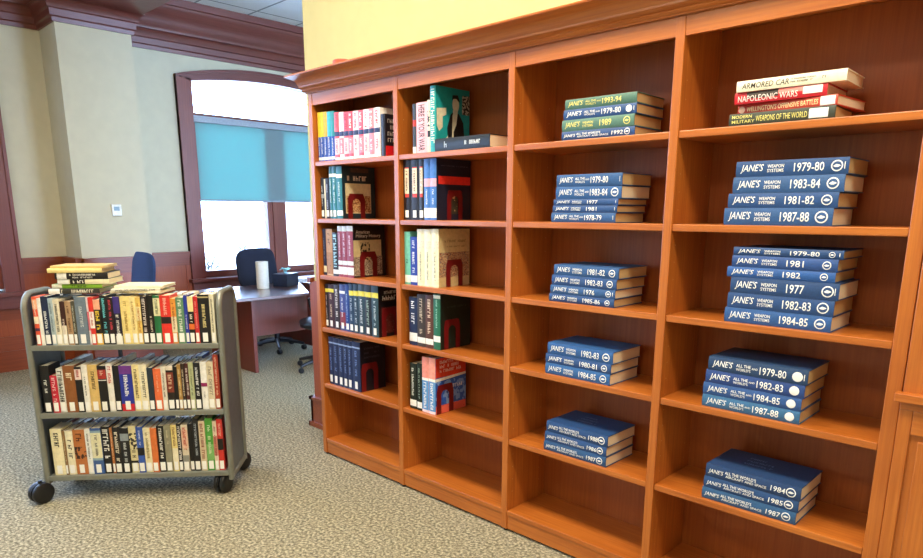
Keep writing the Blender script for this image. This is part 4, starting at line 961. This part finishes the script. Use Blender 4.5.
def chair(loc, rz, fab, label, arms=True, bw=.46, seat_z=.46):
    r = empty('office_chair', loc, rz); tag(r, label, 'chair')
    def cushion(w, d, t, c, m, name, tilt=0, shape=None, bend=0):
        nu, nv = 14, 10; vs = []; fs = []
        for side in (1, -1):
            for i in range(nu+1):
                for j in range(nv+1):
                    a, b = -1+2*i/nu, -1+2*j/nv
                    # superellipse footprint
                    k = max(abs(a), abs(b)); L = (abs(a)**4+abs(b)**4)**.25
                    s = k/L if L > 0 else 1
                    x, y = a*s*w/2, b*s*d/2
                    e = max(0, 1-k**6)
                    zz = side*t/2*(.35+.65*e**.5)
                    if k >= .999: zz = side*t/2*.35
                    vs.append((x, y, zz+bend*(x/(w/2))**2))
        N = (nu+1)*(nv+1)
        for s0 in (0, 1):
            for i in range(nu):
                for j in range(nv):
                    q = s0*N+i*(nv+1)+j; fs.append((q, q+nv+1, q+nv+2, q+1))
        for i in range(nu):
            for j in (0, nv):
                q = i*(nv+1)+j; fs.append((q, q+nv+1, q+nv+1+N, q+N))
        for j in range(nv):
            for i in (0, nu):
                q = i*(nv+1)+j; fs.append((q, q+1, q+1+N, q+N))
        M = Matrix.Translation(c) @ Matrix.Rotation(tilt, 4, 'X')
        g = MB(); g.add([tuple(M @ Vector(v)) for v in vs], fs, m); return g.build(name, r, smooth=True)
    cushion(.48, .46, .08, (0, 0, seat_z), fab, 'seat')
    cushion(bw, .46, .065, (0, .24, seat_z+.40), fab, 'backrest', R(82), bend=-.03)
    g = MB(); g.tube([(0, .0, seat_z-.05), (0, .16, seat_z-.03), (0, .29, seat_z+.02), (0, .30, seat_z+.25)], [.022, .022, .02, .018], BLACKP, 8); g.build('back_support', r, smooth=True)
    g = MB(); g.lathe([(.03, .09), (.03, .25), (.018, .25), (.018, seat_z-.04)], BLACKP, 14); g.lathe([(.09, seat_z-.055), (.1, seat_z-.04)], BLACKP, 12); g.build('gas_lift', r, smooth=True)
    for k in range(5):
        a = 2*math.pi*k/5+.3; c_, s_3 = math.cos(a), math.sin(a)
        g = MB(); g.tube([(.0, .0, .11), (.12*c_, .12*s_3, .105), (.26*c_, .26*s_3, .078), (.30*c_, .30*s_3, .068)], [.026, .022, .017, .014], BLACKP, 8)
        l = g.build('base_leg', r, smooth=True)
        w = MB(); w.lathe([(.008, -.022), (.026, -.02), (.028, -.006), (.028, .006), (.026, .02), (.008, .022)], BLACKP, 14, (.30*c_, .30*s_3, .0285), 'X' if abs(s_3) > .7 else 'Y'); w.tube([(.30*c_, .30*s_3, .03), (.30*c_, .30*s_3, .07)], .007, BLACKP, 8); w.build('caster', l, smooth=True)
    if arms:
        for s0 in (-1, 1):
            g = MB(); x = s0*.27
            g.tube([(x*.7, .02, seat_z-.03), (x, .02, seat_z), (x, -.10, seat_z+.10), (x, -.12, seat_z+.20), (x, -.04, seat_z+.225), (x, .14, seat_z+.22), (x, .20, seat_z+.16), (x, .14, seat_z+.04), (x, .02, seat_z)], .017, BLACKP, 8); g.build('armrest', r, smooth=True)
    return r
chair((-3.17, 1.56, 0), R(100), FABRIC2, 'dark blue office chair behind the desk, backrest against the window', arms=False, bw=.54, seat_z=.50)
chair((-2.0, 1.40, 0), R(-30), BLACKP, 'black office chair with loop armrests half hidden behind the bookcase end')
chair((-2.80, -.24, 0), R(0), FABRIC, 'bright blue office chair whose curved back shows above the book cart', arms=False, seat_z=.545)

# thermostat
r = empty('thermostat', (PX, .14, 1.54)); tag(r, 'small white thermostat on the projecting cream wall', 'thermostat')
g = MB(); g.box(0, .022, -.045, .045, -.055, .055, mat('f0f2ee', .4)); g.build('housing', r, bevel=.004)
g = MB(); g.box(.0222, .0235, -.026, .026, -.005, .034, mat('6c8890', .3)); g.build('display', r)

# ================================================================ OUTSIDE
mb = MB(); mb.box(-60, -4.4, -40, 50, -.55, -.45, mat('dde0e0', .9, .04, 2)); struct(mb, 'ground')
for k, (x, y, s) in enumerate(((-13, 5.2, 1.2), (-14, 7.4, 1.35), (-12.5, 3.6, 1.0))):
    rg = random.Random(20+k); g = MB()
    def branch(p, d, L, r_, dep):
        q = p+d*L; g.tube([tuple(p), tuple((p+q)/2+Vector((rg.uniform(-1, 1), rg.uniform(-1, 1), 0))*L*.06), tuple(q)], [r_, r_*.8, r_*.6], tw, 5)
        if dep:
            for _ in range(3):
                nd = (d+Vector((rg.uniform(-.8, .8), rg.uniform(-.8, .8), rg.uniform(-.25, .5)))).normalized(); branch(p+d*L*rg.uniform(.5, 1), nd, L*rg.uniform(.55, .8), r_*.6, dep-1)
    tw = mat('23251f', .9, .15, 10)
    for j in range(6): branch(Vector((0, 0, 0)), Vector((rg.uniform(-.7, .7), rg.uniform(-.9, .9), 1)).normalized(), .5*s, .022, 3)
    o = g.build('bush'); o.location = (x, y, -.45)
    tag(o, ['bare grey bush outside, middle one seen through the arched window', 'bare grey bush outside, tallest one seen through the arched window', 'bare grey bush outside, smallest one seen through the arched window'][k], 'bush', 'bare bushes outside the window')

# ================================================================ LIGHT
w = bpy.data.worlds.new('overcast_sky'); sc.world = w; w.use_nodes = True
bg = w.node_tree.nodes['Background']; bg.inputs['Color'].default_value = (.46, .64, 1, 1); bg.inputs['Strength'].default_value = 19
for (a, b) in WINS[:2]+WINS[2:]:
    l = bpy.data.lights.new('window_portal', 'AREA'); l.shape = 'RECTANGLE'; l.size = b-a; l.size_y = 2.2; l.cycles.is_portal = True
    o = bpy.data.objects.new('window_portal', l); COL.objects.link(o); o.location = (-4.38, (a+b)/2, 1.9)
    o.rotation_euler = (R(90), 0, R(-90))     # faces +X, size along Y
def lamp(name, x, y, z, sx, sy, p, col):
    l = bpy.data.lights.new(name, 'AREA'); l.shape = 'RECTANGLE'; l.size = sx; l.size_y = sy; l.energy = p; l.color = col
    o = bpy.data.objects.new(name, l); COL.objects.link(o); o.location = (x, y, z); return o
WARM = (1, .87, .64)
for x in (.1, 1.4, 2.8, 4.2):
    lamp('ceiling_lamp', x, -1.2, CZ-.03, 1.2, .5, 56, WARM)
for x in (.6, 3.2):
    lamp('ceiling_lamp', x, -3.6, CZ-.03, 1.2, .6, 42, WARM)
lamp('ceiling_lamp', -1.6, -2.6, CZ-.03, 1.2, .6, 16, WARM)

# ================================================================ CAMERA
cd = bpy.data.cameras.new('camera'); cam = bpy.data.objects.new('camera', cd); COL.objects.link(cam); sc.camera = cam
cd.sensor_fit = 'HORIZONTAL'; cd.sensor_width = 36; cd.lens = 663.391/923*36; cd.shift_y = 79/923; cd.clip_start = .05; cd.clip_end = 200
ya, pi_, ro = -.767, .217, .003
cy, sy = math.cos(ya), math.sin(ya); cp, sp_ = math.cos(pi_), math.sin(pi_)
fwd = Vector((sy*cp, cy*cp, -sp_)); right = Vector((cy, -sy, 0)); up = right.cross(fwd)
r2 = right*math.cos(ro)+up*math.sin(ro); u2 = -right*math.sin(ro)+up*math.cos(ro)
M = Matrix((r2, u2, -fwd)).transposed().to_4x4(); M.translation = Vector((3.47557, -2.31733, 1.53501)); cam.matrix_world = M

v = sc.view_settings; v.view_transform = 'Standard'; v.look = 'None'; v.gamma = 1; v.exposure = 0.0
sc.cycles.max_bounces = 8; sc.cycles.transparent_max_bounces = 12
try: sc.cycles.use_denoising = True
except Exception: pass
